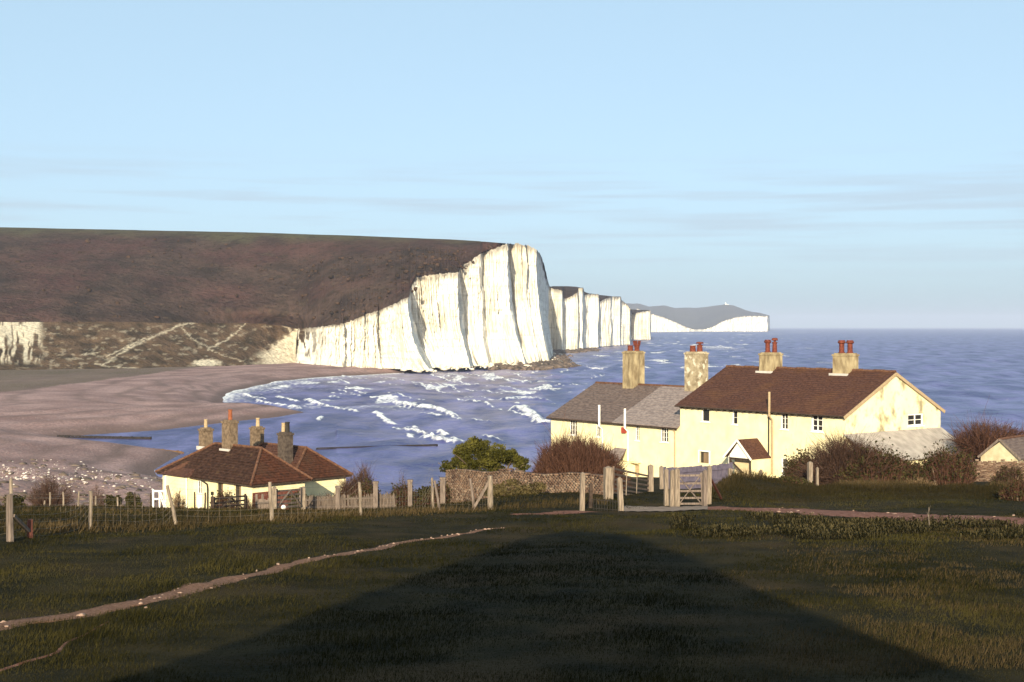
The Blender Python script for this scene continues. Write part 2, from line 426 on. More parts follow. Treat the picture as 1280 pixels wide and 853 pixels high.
def strip(name, pts, widths, m, lift=0.012, step=0.25, rag=0.5):
    """a ragged-edged sheet draped over the ground along a line of ground points"""
    pts = [Vector((p[0], p[1], 0)) for p in pts]
    L = [0.0]
    for a, b in zip(pts[:-1], pts[1:]): L.append(L[-1] + (b - a).length)
    t = np.arange(0, L[-1], step)
    cx = np.interp(t, L, [p.x for p in pts]); cy = np.interp(t, L, [p.y for p in pts])
    w = np.interp(t, L, widths)
    cx = cx + (fbm(t * 0.5, 3.3, 3) - 0.5) * 0.5 * rag; 
    tx = np.gradient(cx); ty = np.gradient(cy); ln = np.hypot(tx, ty) + 1e-9
    nx, ny = -ty / ln, tx / ln
    rows = []
    K = 7
    for k in range(K):
        u = -1 + 2 * k / (K - 1)
        r = w / 2 * (1 + rag * (fbm(t * 1.6, 10 * u, 3) - 0.5) * 1.6)
        px_, py_ = cx + nx * r * u, cy + ny * r * u
        rows.append(np.stack([px_, py_, ground_z(px_, py_) + lift - 0.02 * u * u], -1))
    v = np.stack(rows, 1)
    o = mesh_np(name, v.reshape(-1, 3), grid_faces(len(t), K), m, smooth=True)
    o["kind"] = "structure"
    return cx, cy, w
pp = [hit(*q) for q in [(-40, 790), (0, 783), (100, 768), (200, 746), (300, 722), (400, 698), (500, 680), (560, 671), (628, 660)]]
path_line = strip("path", pp, [0.82, 0.78, 0.72, 0.64, 0.54, 0.44, 0.36, 0.30, 0.15], M["path"], 0.014, 0.12, 1.0)
p2 = [hit(*q) for q in [(-30, 852), (60, 815), (130, 778)]]
strip("worn_trail", p2, [0.10, 0.08, 0.03], M["track"], 0.012, 0.12, 0.8)
tk = [at(640, 46.0), at(690, 47.5), at(735, 49.5)]
strip("track_spur", tk, [0.6, 1.1, 1.6], M["track"], 0.012, 0.2, 0.7)
tk = [hit(878, 635.5), hit(920, 637), hit(1000, 640), hit(1080, 643.5), hit(1180, 648), hit(1290, 653), hit(1420, 658)]
track_line = strip("track", tk, [2.2, 2.6, 3.0, 3.4, 4.0, 4.6, 5.0], M["track"], 0.02, 0.2, 0.5)

# ---- beach: one height field from the near shore to the foot of the cliffs
WAT = [(3000, 409.5), (1500, 640), (700, 648), (520, 646), (420, 634), (300, 612), (215, 600), (196, 596), (190, 588), (205, 579), (228, 567), (160, 557.5), (68, 548),
       (90, 545.5), (200, 537.5), (260, 530.5), (340, 522), (382, 516), (345, 508.5), (292, 511), (276, 505), (282, 493), (310, 483.5), (345, 476.5),
       (400, 472), (450, 469), (520, 465.5), (560, 462), (600, 458.5), (640, 455), (668, 449), (692, 443), (702, 437), (730, 433.5)]
WP = np.array([sea(*q) for q in WAT])
WP[0] = (3000, 900); WP[1] = (130, 160)
WP = np.vstack([WP, [(140, 2200), (3000, 2200)]])
def poly_dist(x, y, P_, closed=False):
    x = np.asarray(x, float).ravel(); y = np.asarray(y, float).ravel()
    best = np.full(x.shape, 1e18)
    n = len(P_)
    for i in range(n if closed else n - 1):
        ax, ay = P_[i]; bx, by = P_[(i + 1) % n]
        dx, dy = bx - ax, by - ay
        t = np.clip(((x - ax) * dx + (y - ay) * dy) / (dx * dx + dy * dy + 1e-12), 0, 1)
        best = np.minimum(best, (x - ax - t * dx) ** 2 + (y - ay - t * dy) ** 2)
    return np.sqrt(best)
def inside(x, y, P_):
    x = np.asarray(x, float).ravel(); y = np.asarray(y, float).ravel()
    c = np.zeros(x.shape, bool); n = len(P_)
    for i in range(n):
        ax, ay = P_[i]; bx, by = P_[(i + 1) % n]
        if ay == by: continue
        cond = ((ay > y) != (by > y)) & (x < (bx - ax) * (y - ay) / (by - ay) + ax)
        c ^= cond
    return c
GREEN = np.array([sea(px, py, 3.5) for px, py in [(-600, 505), (-200, 497), (0, 489.5), (60, 484), (120, 474), (175, 464), (240, 458), (300, 452)]])
bd = np.concatenate([np.arange(118, 420, 2.2), np.arange(420, 1120, 4.5)])
bb = np.linspace(-700, 760, 400)
BD, BB = np.meshgrid(bd, bb, indexing="ij")
BX = (BB - XC) / FPX * BD
sd = poly_dist(BX, BD, WP, True).reshape(BX.shape); ins = inside(BX, BD, WP).reshape(BX.shape)
sd = np.where(ins, -sd, sd)
ripple = (fbm(BX * 0.05, BD * 0.05, 4) - 0.5)
BZ = np.where(sd > 0, 3.3 * (1 - np.exp(-sd / 13.0)) + ripple * 0.9 * sstep(2, 25, sd) + 0.2 * np.sin(sd * 0.55 + ripple * 5) * sstep(4, 12, sd) * (1 - sstep(24, 50, sd)), np.maximum(-3, sd * 0.12))
BZ = BZ + sstep(10, 40, sd) * (1 - sstep(190, 235, BD)) * ((fbm(BX * 0.09 + 3, BD * 0.09, 4) - 0.45) * 3.4)
# clifftop end of the near land comes down to meet the shingle
gline = np.interp(BX.ravel(), GREEN[:, 0], GREEN[:, 1]).reshape(BX.shape)
green = (.55 + .6 * (fbm(BX * .04 + 9, BD * .02, 4))) * sstep(-6, 14, BD - gline + (fbm(BX * .06, BD * .06, 3) - .5) * 26) * (BX < -120)
jt = sd + (fbm(BX * .035, BD * .035, 4) - .5) * 16
tide = sum(a_ * np.exp(-((jt - p_) / w_) ** 2) for p_, w_, a_ in [(9, 1.6, .7), (17, 1.3, .6), (27, 2.0, .7), (40, 1.6, .5), (58, 2.4, .6), (80, 2.2, .5)]) * (.4 + fbm(BX * .05, BD * .02 + 5, 3))
tide = np.clip(np.maximum(tide, .85 * sstep(5.5, 1.5, sd + (fbm(BX * .1, BD * .1, 2) - .5) * 3)), 0, 1)
mesh_np("beach", np.stack([BX, BD, BZ], -1).reshape(-1, 3), grid_faces(*BX.shape)[:, ::-1].copy(), M["shingle"], attrs={"green": green.ravel(), "tide": tide.ravel()}, smooth=True)["kind"] = "structure"
def beach_z(x, y):
    b = XC + FPX * x / y
    i = int(np.clip(np.searchsorted(bd, y), 0, len(bd) - 1)); j = int(np.clip(np.searchsorted(bb, b), 0, len(bb) - 1))
    return float(BZ[i, j])

# ---- sea
BREAK = [([(490, 503), (510, 507), (535, 511), (555, 516), (567, 522)], 1.2), ([(466, 516), (480, 523), (490, 528)], 0.8), ([(505, 532), (522, 536)], 0.8),
         ([(532, 547), (548, 551), (570, 553)], 1.1), ([(382, 501), (395, 505), (408, 508)], 0.9), ([(410, 508), (445, 515)], 0.7), ([(412, 497), (432, 496)], 0.9),
         ([(645, 512), (660, 516), (672, 525), (680, 529)], 1.3), ([(628, 501), (645, 497), (690, 500)], 1.2), ([(318, 502), (350, 507), (380, 511)], 0.8),
         ([(675, 490), (696, 488)], 0.9), ([(520, 482), (545, 481)], .7), ([(560, 484), (600, 482)], .7), ([(610, 476), (640, 473)], .7), ([(548, 538), (556, 542)], .9),
         ([(345, 497), (372, 503)], .6), ([(300, 493), (330, 499)], .6), ([(395, 526), (405, 521)], .5), ([(655, 486), (700, 482)], .6), ([(468, 497), (490, 499)], .5)]
rb_ = np.random.default_rng(21)
for _ in range(46):
    x0_, y0_ = rb_.uniform(405, 720), 466 + 85 * rb_.random() ** 1.5
    if y0_ > 560 - (x0_ < 480) * 30: continue
    L_ = rb_.uniform(14, 52); sl_ = rb_.uniform(.08, .30) * (1 if x0_ < 640 else -.4)
    BREAK.append(([(x0_, y0_), (x0_ + L_ * .5, y0_ + L_ * .5 * sl_ + rb_.normal() * .8), (x0_ + L_, y0_ + L_ * sl_)], rb_.uniform(.32, .62)))
sdv = 150 * np.exp(np.linspace(0, math.log(18500 / 150), 620))
sbv = np.concatenate([np.linspace(-900, 120, 60)[:-1], np.linspace(120, 1340, 560), np.linspace(1340, 2200, 45)[1:]])
SD_, SB_ = np.meshgrid(sdv, sbv, indexing="ij")
SX = (SB_ - XC) / FPX * SD_
SZ = np.zeros_like(SX)
rw = np.random.default_rng(5)
warpx = SX + 30 * (fbm(SX * 0.012, SD_ * 0.012, 3) - .5); warpy = SD_ + 30 * (fbm(SX * 0.012 + 40, SD_ * 0.012, 3) - .5)
for lam, amp in [(46, .30), (33, .26), (24, .22), (17, .16), (13, .13), (61, .25)]:
    th = math.radians(rw.uniform(150, 225))
    kx, ky = math.cos(th) * 2 * math.pi / lam, math.sin(th) * 2 * math.pi / lam
    res = np.maximum(SD_ * .008, 1e-3)
    fade = np.clip(1.5 - res * 2.2 * abs(math.sin(th)) / lam * 2, 0, 1)
    ph = kx * warpx + ky * warpy + rw.uniform(0, 6.28)
    SZ += amp * fade * (2 * ((np.sin(ph) + 1) / 2) ** 1.7 - 0.85)
ssd = poly_dist(SX, SD_, WP, True).reshape(SX.shape)
SZ *= sstep(0, 60, ssd) * 0.8 + 0.2
chan = (SD_ < 330) & (SB_ < 420)
SZ *= np.where(chan, 0.35, 1.0)
foam = np.zeros_like(SX)
for pts, h in BREAK:
    q = np.array([sea(*t) for t in pts])
    msk = (np.abs(SX - q[:, 0].mean()) < 90) & (np.abs(SD_ - q[:, 1].mean()) < 130)
    d_ = poly_dist(SX[msk] + 3 * (fbm(SX[msk] * .2, SD_[msk] * .2, 2) - .5), SD_[msk] + 9 * (fbm(SX[msk] * .08 + 9, SD_[msk] * .08, 3) - .5), q)
    wd = 1.15 * h
    g = np.exp(-(d_ / wd) ** 2)
    SZ[msk] += 0.85 * h * g
    foam[msk] = np.maximum(foam[msk], np.clip(1.25 * np.exp(-(d_ / (wd * 1.0)) ** 2) + 0.22 * np.exp(-(d_ / (wd * 4)) ** 2), 0, 1))
# surf along the far curve of the beach and below the cliffs
far_surf = np.exp(-ssd / 13.0) * sstep(360, 470, SD_) * (1 - sstep(1300, 1900, SD_)) * (SB_ < 740)
foam = np.maximum(foam, far_surf * 0.95)
foam = np.maximum(foam, np.exp(-ssd / 38.0) * sstep(440, 520, SD_) * (1 - sstep(700, 800, SD_)) * (SB_ < 470) * 0.72)
foam = np.maximum(foam, 0.42 * np.exp(-ssd / 2.5) * (SD_ < 400))
# scattered white horses
wh = fbm(SX * 0.070 + 11, SD_ * 0.034 + SX * .012, 4); wh2 = fbm(SX * 0.010 + 3, SD_ * 0.004, 3)
foam = np.maximum(foam, sstep(0.67, 0.73, wh + 0.16 * (wh2 - .5)) * sstep(330, 460, SD_) * (0.3 + .7 * sstep(1150, 880, SB_)) * (1 - sstep(2500, 5200, SD_)) * 0.9)
wh = fbm(SX * 0.013 + 71, SD_ * 0.0026, 4)
foam = np.maximum(foam, sstep(0.635, 0.72, wh) * sstep(1000, 1700, SD_) * (1 - sstep(6000, 9000, SD_)) * (0.12 + .88 * sstep(1150, 900, SB_)) * 0.8)
def sea_mat():
    m = bpy.data.materials.new("sea_water"); m.use_nodes = True
    n, l = m.node_tree.nodes, m.node_tree.links
    b = n["Principled BSDF"]
    b.inputs["Roughness"].default_value = 0.32; b.inputs["Specular IOR Level"].default_value = 0.16; b.inputs["IOR"].default_value = 1.333
    tcn = n.new("ShaderNodeTexCoord")
    def noise(scale, stretch, detail=5):
        mp_ = n.new("ShaderNodeMapping"); mp_.inputs["Scale"].default_value = stretch
        l.new(tcn.outputs["Object"], mp_.inputs[0])
        no = n.new("ShaderNodeTexNoise"); no.inputs["Scale"].default_value = scale; no.inputs["Detail"].default_value = detail
        l.new(mp_.outputs[0], no.inputs[0]); return no.outputs[0]
    rp = n.new("ShaderNodeValToRGB")
    rp.color_ramp.elements[0].position = .40; rp.color_ramp.elements[1].position = .62
    rp.color_ramp.elements[0].color = (0.038, 0.039, 0.140, 1); rp.color_ramp.elements[1].color = (0.135, 0.128, 0.315, 1)
    l.new(noise(0.10, (1, .30, 1), 8), rp.inputs[0])
    at_ = n.new("ShaderNodeAttribute"); at_.attribute_name = "foam"
    nz = noise(0.8, (1, .35, 1), 9)
    nm = n.new("ShaderNodeMath"); nm.operation = 'MULTIPLY_ADD'; l.new(nz, nm.inputs[0]); nm.inputs[1].default_value = 1.9; nm.inputs[2].default_value = -0.95
    ad = n.new("ShaderNodeMath"); ad.operation = 'MULTIPLY_ADD'; l.new(at_.outputs["Fac"], ad.inputs[0]); ad.inputs[1].default_value = 1.0
    l.new(nm.outputs[0], ad.inputs[2])
    fr = n.new("ShaderNodeMapRange"); fr.interpolation_type = 'SMOOTHSTEP'
    fr.inputs[1].default_value = .38; fr.inputs[2].default_value = 1.15
    gt = n.new("ShaderNodeMath"); gt.operation = 'GREATER_THAN'; l.new(at_.outputs["Fac"], gt.inputs[0]); gt.inputs[1].default_value = .02
    g2 = n.new("ShaderNodeMath"); g2.operation = 'MULTIPLY'; l.new(gt.outputs[0], g2.inputs[0]); l.new(ad.outputs[0], g2.inputs[1])
    l.new(g2.outputs[0], fr.inputs[0])
    mx = n.new("ShaderNodeMix"); mx.data_type = 'RGBA'
    l.new(fr.outputs[0], mx.inputs[0]); l.new(rp.outputs[0], mx.inputs[6]); mx.inputs[7].default_value = (0.90, 0.89, 0.86, 1)
    l.new(mx.outputs[2], b.inputs["Base Color"])
    mr = n.new("ShaderNodeMapRange"); l.new(fr.outputs[0], mr.inputs[0]); mr.inputs[3].default_value = .32; mr.inputs[4].default_value = .95
    l.new(mr.outputs[0], b.inputs["Roughness"])
    bp = n.new("ShaderNodeBump"); bp.inputs["Strength"].default_value = 1.0; bp.inputs["Distance"].default_value = 1.3
    l.new(noise(0.22, (1, .5, 1), 6), bp.inputs["Height"]); l.new(bp.outputs[0], b.inputs["Normal"])
    return m
M["sea"] = sea_mat()
mesh_np("sea", np.stack([SX, SD_, SZ], -1).reshape(-1, 3), grid_faces(*SX.shape)[:, ::-1].copy(), M["sea"], attrs={"foam": foam.ravel()}, smooth=True)["kind"] = "structure"

# ------------------------------------------------------------------ chalk cliffs and the downs
def resample(nodes, n):
    a = np.array(nodes, float)
    u = np.linspace(0, len(a) - 1, n)
    # keep more samples where the screen span is larger
    seg = np.abs(np.diff(a[:, 0])) + 2.0
    L = np.concatenate([[0], np.cumsum(seg)])
    t = np.linspace(0, L[-1], n)
    return t, np.stack([np.interp(t, L, a[:, k]) for k in range(a.shape[1])], 1)

def hill_back(name, top, sky_pts, m, extra=((160, -2), (500, -30)), rows=40, bump=1.2, power=0.8, kern=0.09, band=None):
    """open downland behind an edge line 'top' up to the skyline points and on beyond"""
    n = len(top)
    def brd(p):
        return XC + FPX * p[:, 0] / p[:, 1], YH + (EYE - p[:, 2]) / p[:, 1] * FPX, p[:, 1]
    b0, r0, d0 = brd(top); b1, r1, d1 = brd(sky_pts)
    kw = max(3, int(n * kern)) | 1
    ker = np.hanning(kw + 2)[1:-1]; ker /= ker.sum()
    ds = d0.copy()
    for _ in range(2): ds = np.convolve(np.pad(ds, kw // 2, mode='edge'), ker, mode='valid')
    out = []; gr = []
    for t in np.linspace(0, 1, rows):
        w_ = min(1, t / .05); w_ = w_ * w_ * (3 - 2 * w_)
        dd_ = (d0 * (1 - w_) + ds * w_) * (1 - t) + d1 * t
        dd_ = np.maximum(dd_, d0 * (1 - w_) + w_ * 0)
        bb_ = b0 * (1 - t) + b1 * t
        rr_ = r0 + (r1 - r0) * (np.sin(t * math.pi / 2) ** power if power != 1 else t)
        p = W3(bb_, rr_, dd_)
        if 0 < t:
            p[:, 2] += (fbm(p[:, 0] * 0.03, p[:, 1] * 0.03, 4) - 0.5) * bump * 2 * min(1, t * 8) * (1 - t * 0.8)
        out.append(p)
        gr.append(sstep(.62, .86, t + (fbm(bb_ * .03, t * 4 + 7, 4) - .5) * .30) if band else np.zeros(n))
    dirs = sky_pts.copy(); dirs[:, 2] = 0
    dirs /= np.linalg.norm(dirs, axis=1)[:, None]
    for dd, dz in extra:
        p = sky_pts + dirs * dd; p[:, 2] = sky_pts[:, 2] + dz; out.append(p); gr.append(np.ones(n))
    v = np.stack(out, 0)
    o = mesh_np(name, v.reshape(-1, 3), grid_faces(v.shape[0], n), m, smooth=True, attrs={"green": np.stack(gr, 0).ravel()})
    o["kind"] = "structure"
    o["rows"] = rows
    return o

def W3(b, y, d):
    return np.stack([(b - XC) / FPX * d, d, EYE - (y - YH) / FPX * d], -1)

# -- main headland: (top px, top row, foot px, foot row, foot height)
CL = [(372, 411, 366, 762, 4), (400, 409, 398, 720, 4), (415, 407, 414, 712, 3.8), (429, 404.5, 428, 706, 3.5), (430, 404, 432, 712, 3.5), (443, 400, 442, 712, 3.2), (455, 395, 452, 704, 3), (456.2, 394, 457, 711, 3),
      (472, 389, 478, 702, 3), (473.5, 388.5, 484, 708, 3), (495, 379, 507, 692, 3), (511, 371.5, 539, 677, 3), (512.5, 361, 541, 716, 3), (520, 347, 549, 724, 3),
      (545, 343, 562, 728, 3), (573, 340, 588, 720, 3), (574.5, 337, 591, 752, 3), (580, 330.5, 598, 754, 3), (601, 318, 611, 757, 3), (603.5, 316.5, 616, 772, 3),
      (618, 311, 628, 770, 3), (634, 305, 657, 764, 3), (637, 304.8, 660.5, 798, 3.5), (646, 305, 667, 802, 3.5), (656, 306.2, 675, 808, 3.5), (659, 306.8, 677.5, 818, 4), (671, 312, 687, 820, 4), (676, 319, 689, 905, 4), (681, 334, 691, 990, 3), (684, 348, 692, 1100, 2)]
NU, NV = 900, 64
t, c = resample(CL, NU)
dbase = c[:, 3].copy()
base = np.stack([(c[:, 2] - XC) / FPX * dbase, dbase, c[:, 4] - 1.0], -1)
lean = np.interp(c[:, 0], [372, 430, 520, 640, 684], [16, 9, 9, 13, 10])
dtop = dbase + lean
# the skyline edge is ragged turf
ytop = c[:, 1] + (fbm(t * 0.5, 2.2, 4) - 0.5) * 4.0
top = W3(c[:, 0], ytop, dtop)
tv = np.linspace(0, 1, NV)[:, None]
vv = tv ** 0.82
# a foot that spreads and a face that steepens upwards
prof = 1 - (1 - vv) ** 2.6 * 0.97
CP = base[None] * (1 - prof[..., None]) + top[None] * prof[..., None]
CP[..., 2] = base[None, :, 2] * (1 - vv) + top[None, :, 2] * vv
tang = np.gradient((base + top)[:, :2] / 2, axis=0)
ang = np.array([0.35, -0.94])                       # seaward direction, roughly
tt2 = t[None, :] + (fbm(t[None, :] * .25, vv * 3.0, 3) - .5) * 5.0          # cracks that wander
blk = fbm(tt2 * 0.17, 0.5, 3)
rib = -np.round((blk - .5) * 12) / 12 * 13
blk2 = fbm(tt2 * 0.6 + 50, np.round(vv * 5 + fbm(t * .4, 3.0, 2)[None, :] * 2) * .8, 2)
rib = rib - np.round((blk2 - .5) * 8) / 8 * 4.0
rib = rib + (fbm(t[None, :] * 0.5 + 0 * vv, vv * 9, 5) - 0.5) * 4.5 + (fbm(t[None, :] * 1.6 + 0 * vv, vv * 22, 3) - 0.5) * 1.6
rib = rib - np.abs(fbm(t * 0.8, 71.0, 3) - .5)[None, :] * 5 * sstep(.05, .5, vv)
gul = (fbm(t * 0.42, 33.0, 2)); rib = rib - 3 * sstep(0.70, 0.82, gul)[None, :] * sstep(0.05, 0.4, vv)
envelope = (0.35 + 0.65 * np.sin(np.clip(vv, 0, 1) * math.pi) ** 0.5) * np.where(vv > 0.985, 0, 1)
CP[..., 0] += rib * envelope * ang[0]; CP[..., 1] += rib * envelope * ang[1] * 1.0
for st_px, dep, wd_ in [(540.0, 10, 13), (589.6, 6, 11), (613.5, 3, 8), (659, 5, 7), (481, 2, 6), (630, 4, 7), (565, 4, 7), (551, 3, 4)]:
    e_ = c[:, 2] + (fbm(t * .9, 60.0, 2) - .5) * 2 - st_px
    sh_ = np.where(e_ > 0, np.exp(-np.maximum(e_, 0) / wd_), np.exp(np.minimum(e_, 0) / .5))
    CP[..., 1] += dep * sh_[None, :] * (sstep(0, .25, vv) * .75 + .25) * (1 - .75 * sstep(.78, 1, vv)); 
vg = sstep(0.90, 1.0, vv + (fbm(t * 0.8, 4.4, 3) - .5)[None, :] * 0.10) * 0.7
vg = np.maximum(vg, sstep(0.62, 0.8, fbm(t[None, :] * .35, vv * 5 + 3, 4)) * sstep(0.22, 0.0, vv) * 0.9)
foot_veg = sstep(0.50, 0.68, fbm(t[None, :] * 0.6, vv * 9, 4)) * sstep(0.10, 0.0, vv) * sstep(610, 640, c[:, 2])[None, :]
vg = np.maximum(vg, foot_veg)
lowend = sstep(420, 375, c[:, 0])[None, :] * sstep(0.45, 0.62, fbm(t[None, :] * .3, vv * 4, 4) + 0.25 * (vv - .5))
vg = np.maximum(vg, lowend)
mesh_np("chalk_cliff", CP.reshape(-1, 3), grid_faces(NV, NU), M["chalk"], attrs={"veg": vg.ravel()}, smooth=True)["kind"] = "structure"
CT = CP[-1].copy()
# downland behind the main cliff
skyb = np.interp(c[:, 0], [372, 634, 684], [372, 634, 684])
sky_d = np.interp(c[:, 0], [372, 500, 600, 634, 640, 684], [905, 890, 868, 0, 0, 0])
sky_d = np.maximum(sky_d, CT[:, 1] + 6)
sky_y = np.interp(c[:, 0], [0, 250, 372, 500, 560, 600, 634, 684], [284.5, 289.5, 292.5, 297, 299.5, 302, 305, 312])
SK = W3(skyb, sky_y, sky_d)
edge = c[:, 0] >= 632
SK[edge] = CT[edge] * (1 + 8 / np.linalg.norm(CT[edge, :2], axis=1))[:, None]
SK[edge, 2] = CT[edge, 2] - 0.3

# -- vegetated bank and hill to the left of the chalk
bx = np.linspace(-620, 372, 620)
f_d = np.interp(bx, [-620, 0, 180, 300, 345, 372], [560, 640, 672, 715, 745, base[0, 1]])
f_z = np.full_like(bx, 3.0)
foot = np.stack([(bx - XC) / FPX * f_d, f_d, f_z], -1)
tt_y = np.interp(bx, [-620, 0, 150, 330, 352, 372], [404, 403, 403, 404.5, 407, ytop[0]]) + (fbm(bx * 0.05, 8.8, 4) - .5) * 2.2 * sstep(372, 350, bx)
tt_d = np.interp(bx, [-620, 0, 180, 345, 372], [615, 695, 728, 780, dtop[0]])
btop = W3(bx, tt_y, tt_d)
btop[-1] = CT[0]; foot[-1] = base[0]
NB = 60
bv = np.linspace(0, 1, NB)[:, None]
BP = foot[None] * (1 - bv[..., None]) + btop[None] * bv[..., None]
BP[..., 2] = foot[None, :, 2] * (1 - bv) + btop[None, :, 2] * bv + np.sin(bv * math.pi) * -1.5
lump = (fbm(bx[None, :] * 0.06, bv * 5, 5) - .5)
fadeR = sstep(372, 352, bx)[None, :]
BP[..., 1] += lump * 7 * np.sin(bv * math.pi) * fadeR
# chalk scars: old paths and falls, drawn on the bank as bare ground
brow = YH + (EYE - BP[..., 2]) / BP[..., 1] * FPX
bcol = np.broadcast_to(bx[None, :], brow.shape)
jx = bcol + (fbm(bcol * .25, brow * .4, 3) - .5) * 7; jy = brow + (fbm(bcol * .25 + 9, brow * .4, 3) - .5) * 5
bare = np.zeros_like(brow)
for pts, w in [([(128, 456), (160, 436), (205, 415), (236, 403)], 1.5), ([(118, 455), (140, 458), (172, 461)], 1.0), ([(133, 446), (180, 424), (232, 405), (252, 402)], 1.1), ([(227, 409), (240, 424), (262, 436), (285, 424), (308, 404)], 1.3),
               ([(262, 437), (290, 447), (306, 453)], 0.8), ([(354, 405), (366, 417), (378, 426)], 1.4), ([(100, 444), (125, 440)], .8)]:
    d_ = poly_dist(jx, jy * 1.0, np.array(pts, float)).reshape(brow.shape)
    bare = np.maximum(bare, .72 * np.exp(-(d_ / (w * .72)) ** 2))
fall = sstep(58, 44, jx) * sstep(-140, -40, jx) * sstep(.44, .58, fbm(bcol * .28, brow * .05, 4) + 0.20 * sstep(440, 405, brow)) * sstep(458, 448, brow)
bare = np.maximum(bare, fall)
bare = np.maximum(bare, sstep(.60, .72, fbm(bcol * .14 + 5, brow * .35, 5)) * sstep(404, 409, brow) * 0.30 * sstep(0, 60, bcol))
pat = sstep(1.0, 0.5, np.hypot((jx - 258) / 24, (jy - 454) / 5.5)); bare = np.maximum(bare, pat)
pale = sstep(0.40, 0.56, fbm(bcol * .10 + 2, brow * .22, 4) + 0.36 * sstep(312, 372, bcol) - 0.10) * sstep(305, 338, bcol) * sstep(425, 437, brow + 0.50 * (bcol - 345))
edge_ = brow - (449 - (bcol - 322) * .80)
pale = np.maximum(pale, sstep(-3, 5, edge_ + (fbm(bcol * .2 + 4, brow * .3, 4) - .5) * 16) * sstep(318, 335, bcol))
bare = np.maximum(bare, pale)
M["bank"] = mat("scrub_bank", (0.034, 0.024, 0.014), (0.105, 0.068, 0.042), 0.12, 0.95, 1.0, 0.5, spec=0.03, attr="bare", c3=(0.56, 0.50, 0.39), bdist=1.2, detail=9)
mesh_np("scrub_bank", BP.reshape(-1, 3), grid_faces(NB, len(bx)), M["bank"], attrs={"bare": np.clip(bare * (.35 + .95 * fbm(bcol * .5, brow * .8, 4)), 0, 1).ravel()}, smooth=True)["kind"] = "structure"
sd2 = np.interp(bx, [-620, 0, 250, 372], [1010, 990, 945, sky_d[0]])
sy2 = np.interp(bx, [-620, 0, 250, 372], [272, 284.5, 289.5, 292.5])
SK2 = W3(bx, sy2, sd2)
SK2[-1] = SK[0]
DOWN = hill_back("down", np.vstack([BP[-1], CT[1:]]), np.vstack([SK2, SK[1:]]), M["heath"], rows=56, bump=1.3, band=True, kern=.14)

hv = np.empty(len(DOWN.data.vertices) * 3, np.float32); DOWN.data.vertices.foreach_get("co", hv)
hv = hv.reshape(-1, len(bx) + NU - 1, 3)[1:38]
HPTS = hv.reshape(-1, 3)
# -- the headlands beyond: (px, distance, top row, skyline row)
FAR = [(683, 1200, 345, 345), (687, 1330, 359, 358.5), (692, 1330, 361.5, 358), (698, 1320, 362, 358), (703, 1312, 364, 358), (704.5, 1365, 374, 358), (709, 1372, 373, 358), (715, 1375, 370, 358.3),
       (719, 1385, 367, 358.6), (722, 1380, 366, 359), (723, 1412, 360.5, 359.4), (729, 1412, 360, 360), (730.5, 1490, 369, 365), (736, 1500, 368, 367), (742, 1508, 368, 367.6), (748.5, 1515, 368.5, 368.2), (749.5, 1580, 377, 369), (756, 1600, 374, 369.6),
       (764, 1622, 371.5, 370.6), (765.5, 1655, 371, 370.8), (776, 1676, 371.5, 371), (777, 1730, 376, 375.5), (784, 1752, 381, 381), (788, 1746, 387, 386.6), (789.5, 2420, 393, 387), (800, 2400, 390.5, 387.6), (813, 2375, 388.3, 388), (814, 2700, 394, 393)]
def coast(name_c, name_h, FAR, n, amp, sky_dd, m_hill, nv=28, zb=0.5):
    t, c = resample(FAR, n)
    d = c[:, 1]
    ba = np.stack([(c[:, 0] - XC) / FPX * d, d, np.full(n, zb)], -1)
    yt = c[:, 2] + (fbm(t * 0.7, 5.0, 3) - 0.5) * 1.2
    tp = W3(c[:, 0], yt, d + 9)
    tp[:, 2] = np.maximum(tp[:, 2], 1.5)
    v = np.linspace(0, 1, nv)[:, None]
    pr = 1 - (1 - v) ** 1.5
    C3 = ba[None] * (1 - pr[..., None]) + tp[None] * pr[..., None]
    C3[..., 2] = ba[None, :, 2] * (1 - v) + tp[None, :, 2] * v
    r = (np.abs(fbm(t * 0.5, 1.5, 3) - .5) * -2.2)[None, :] + (fbm(t[None, :] * .7, v * 3, 4) - .5) * 1.1
    env = np.where(v > 0.97, 0, 0.4 + 0.6 * np.sin(v * math.pi))
    C3[..., 1] -= r * env * amp * 1.0; C3[..., 0] += r * env * amp * 0.4
    vg = sstep(.9, 1.0, v + (fbm(t * .9, 2.0, 3) - .5)[None, :] * .1) * .6
    mesh_np(name_c, C3.reshape(-1, 3), grid_faces(nv, n), M["chalk"], attrs={"veg": (vg + 0 * C3[..., 0]).ravel()}, smooth=True)["kind"] = "structure"
    sk = W3(c[:, 0], np.minimum(c[:, 3], yt - 0.02), d + sky_dd)
    sk[:, 2] = np.maximum(sk[:, 2], 2.0)
    hill_back(name_h, C3[-1].copy(), sk, m_hill, rows=10, bump=0.6)
    return C3
coast("far_cliff", "far_down", FAR, 420, 7.0, 120, M["heath"])
LAST = [(796, 5640, 386, 385), (806, 5640, 389.5, 389), (815, 5640, 392.5, 392.2), (830, 5680, 397, 396.5), (845, 5720, 403, 402.5), (858, 5780, 409, 408.5), (868, 5850, 411.8, 411.3), (880, 5950, 411.5, 411), (890, 6000, 409, 408.8),
        (905, 6050, 401, 400.5), (918, 6100, 397, 396.8), (930, 6150, 395.4, 395.2), (948, 6200, 395, 394.8), (960, 6220, 395.3, 395), (961, 6800, 396.5, 396)]
coast("distant_cliff", "distant_down", LAST, 300, 14.0, 120, M["far_hill"])
hb = np.linspace(560, 962, 160)
hy = np.interp(hb, [560, 780, 800, 810, 832, 842, 872, 890, 905, 917, 935, 950, 958, 962], [384, 379, 380, 383.2, 382, 385, 385, 383, 380.8, 382, 389, 391.5, 393.5, 395])
hd = np.interp(hb, [560, 800, 870, 905, 962], [7600, 8000, 8400, 7900, 7700])
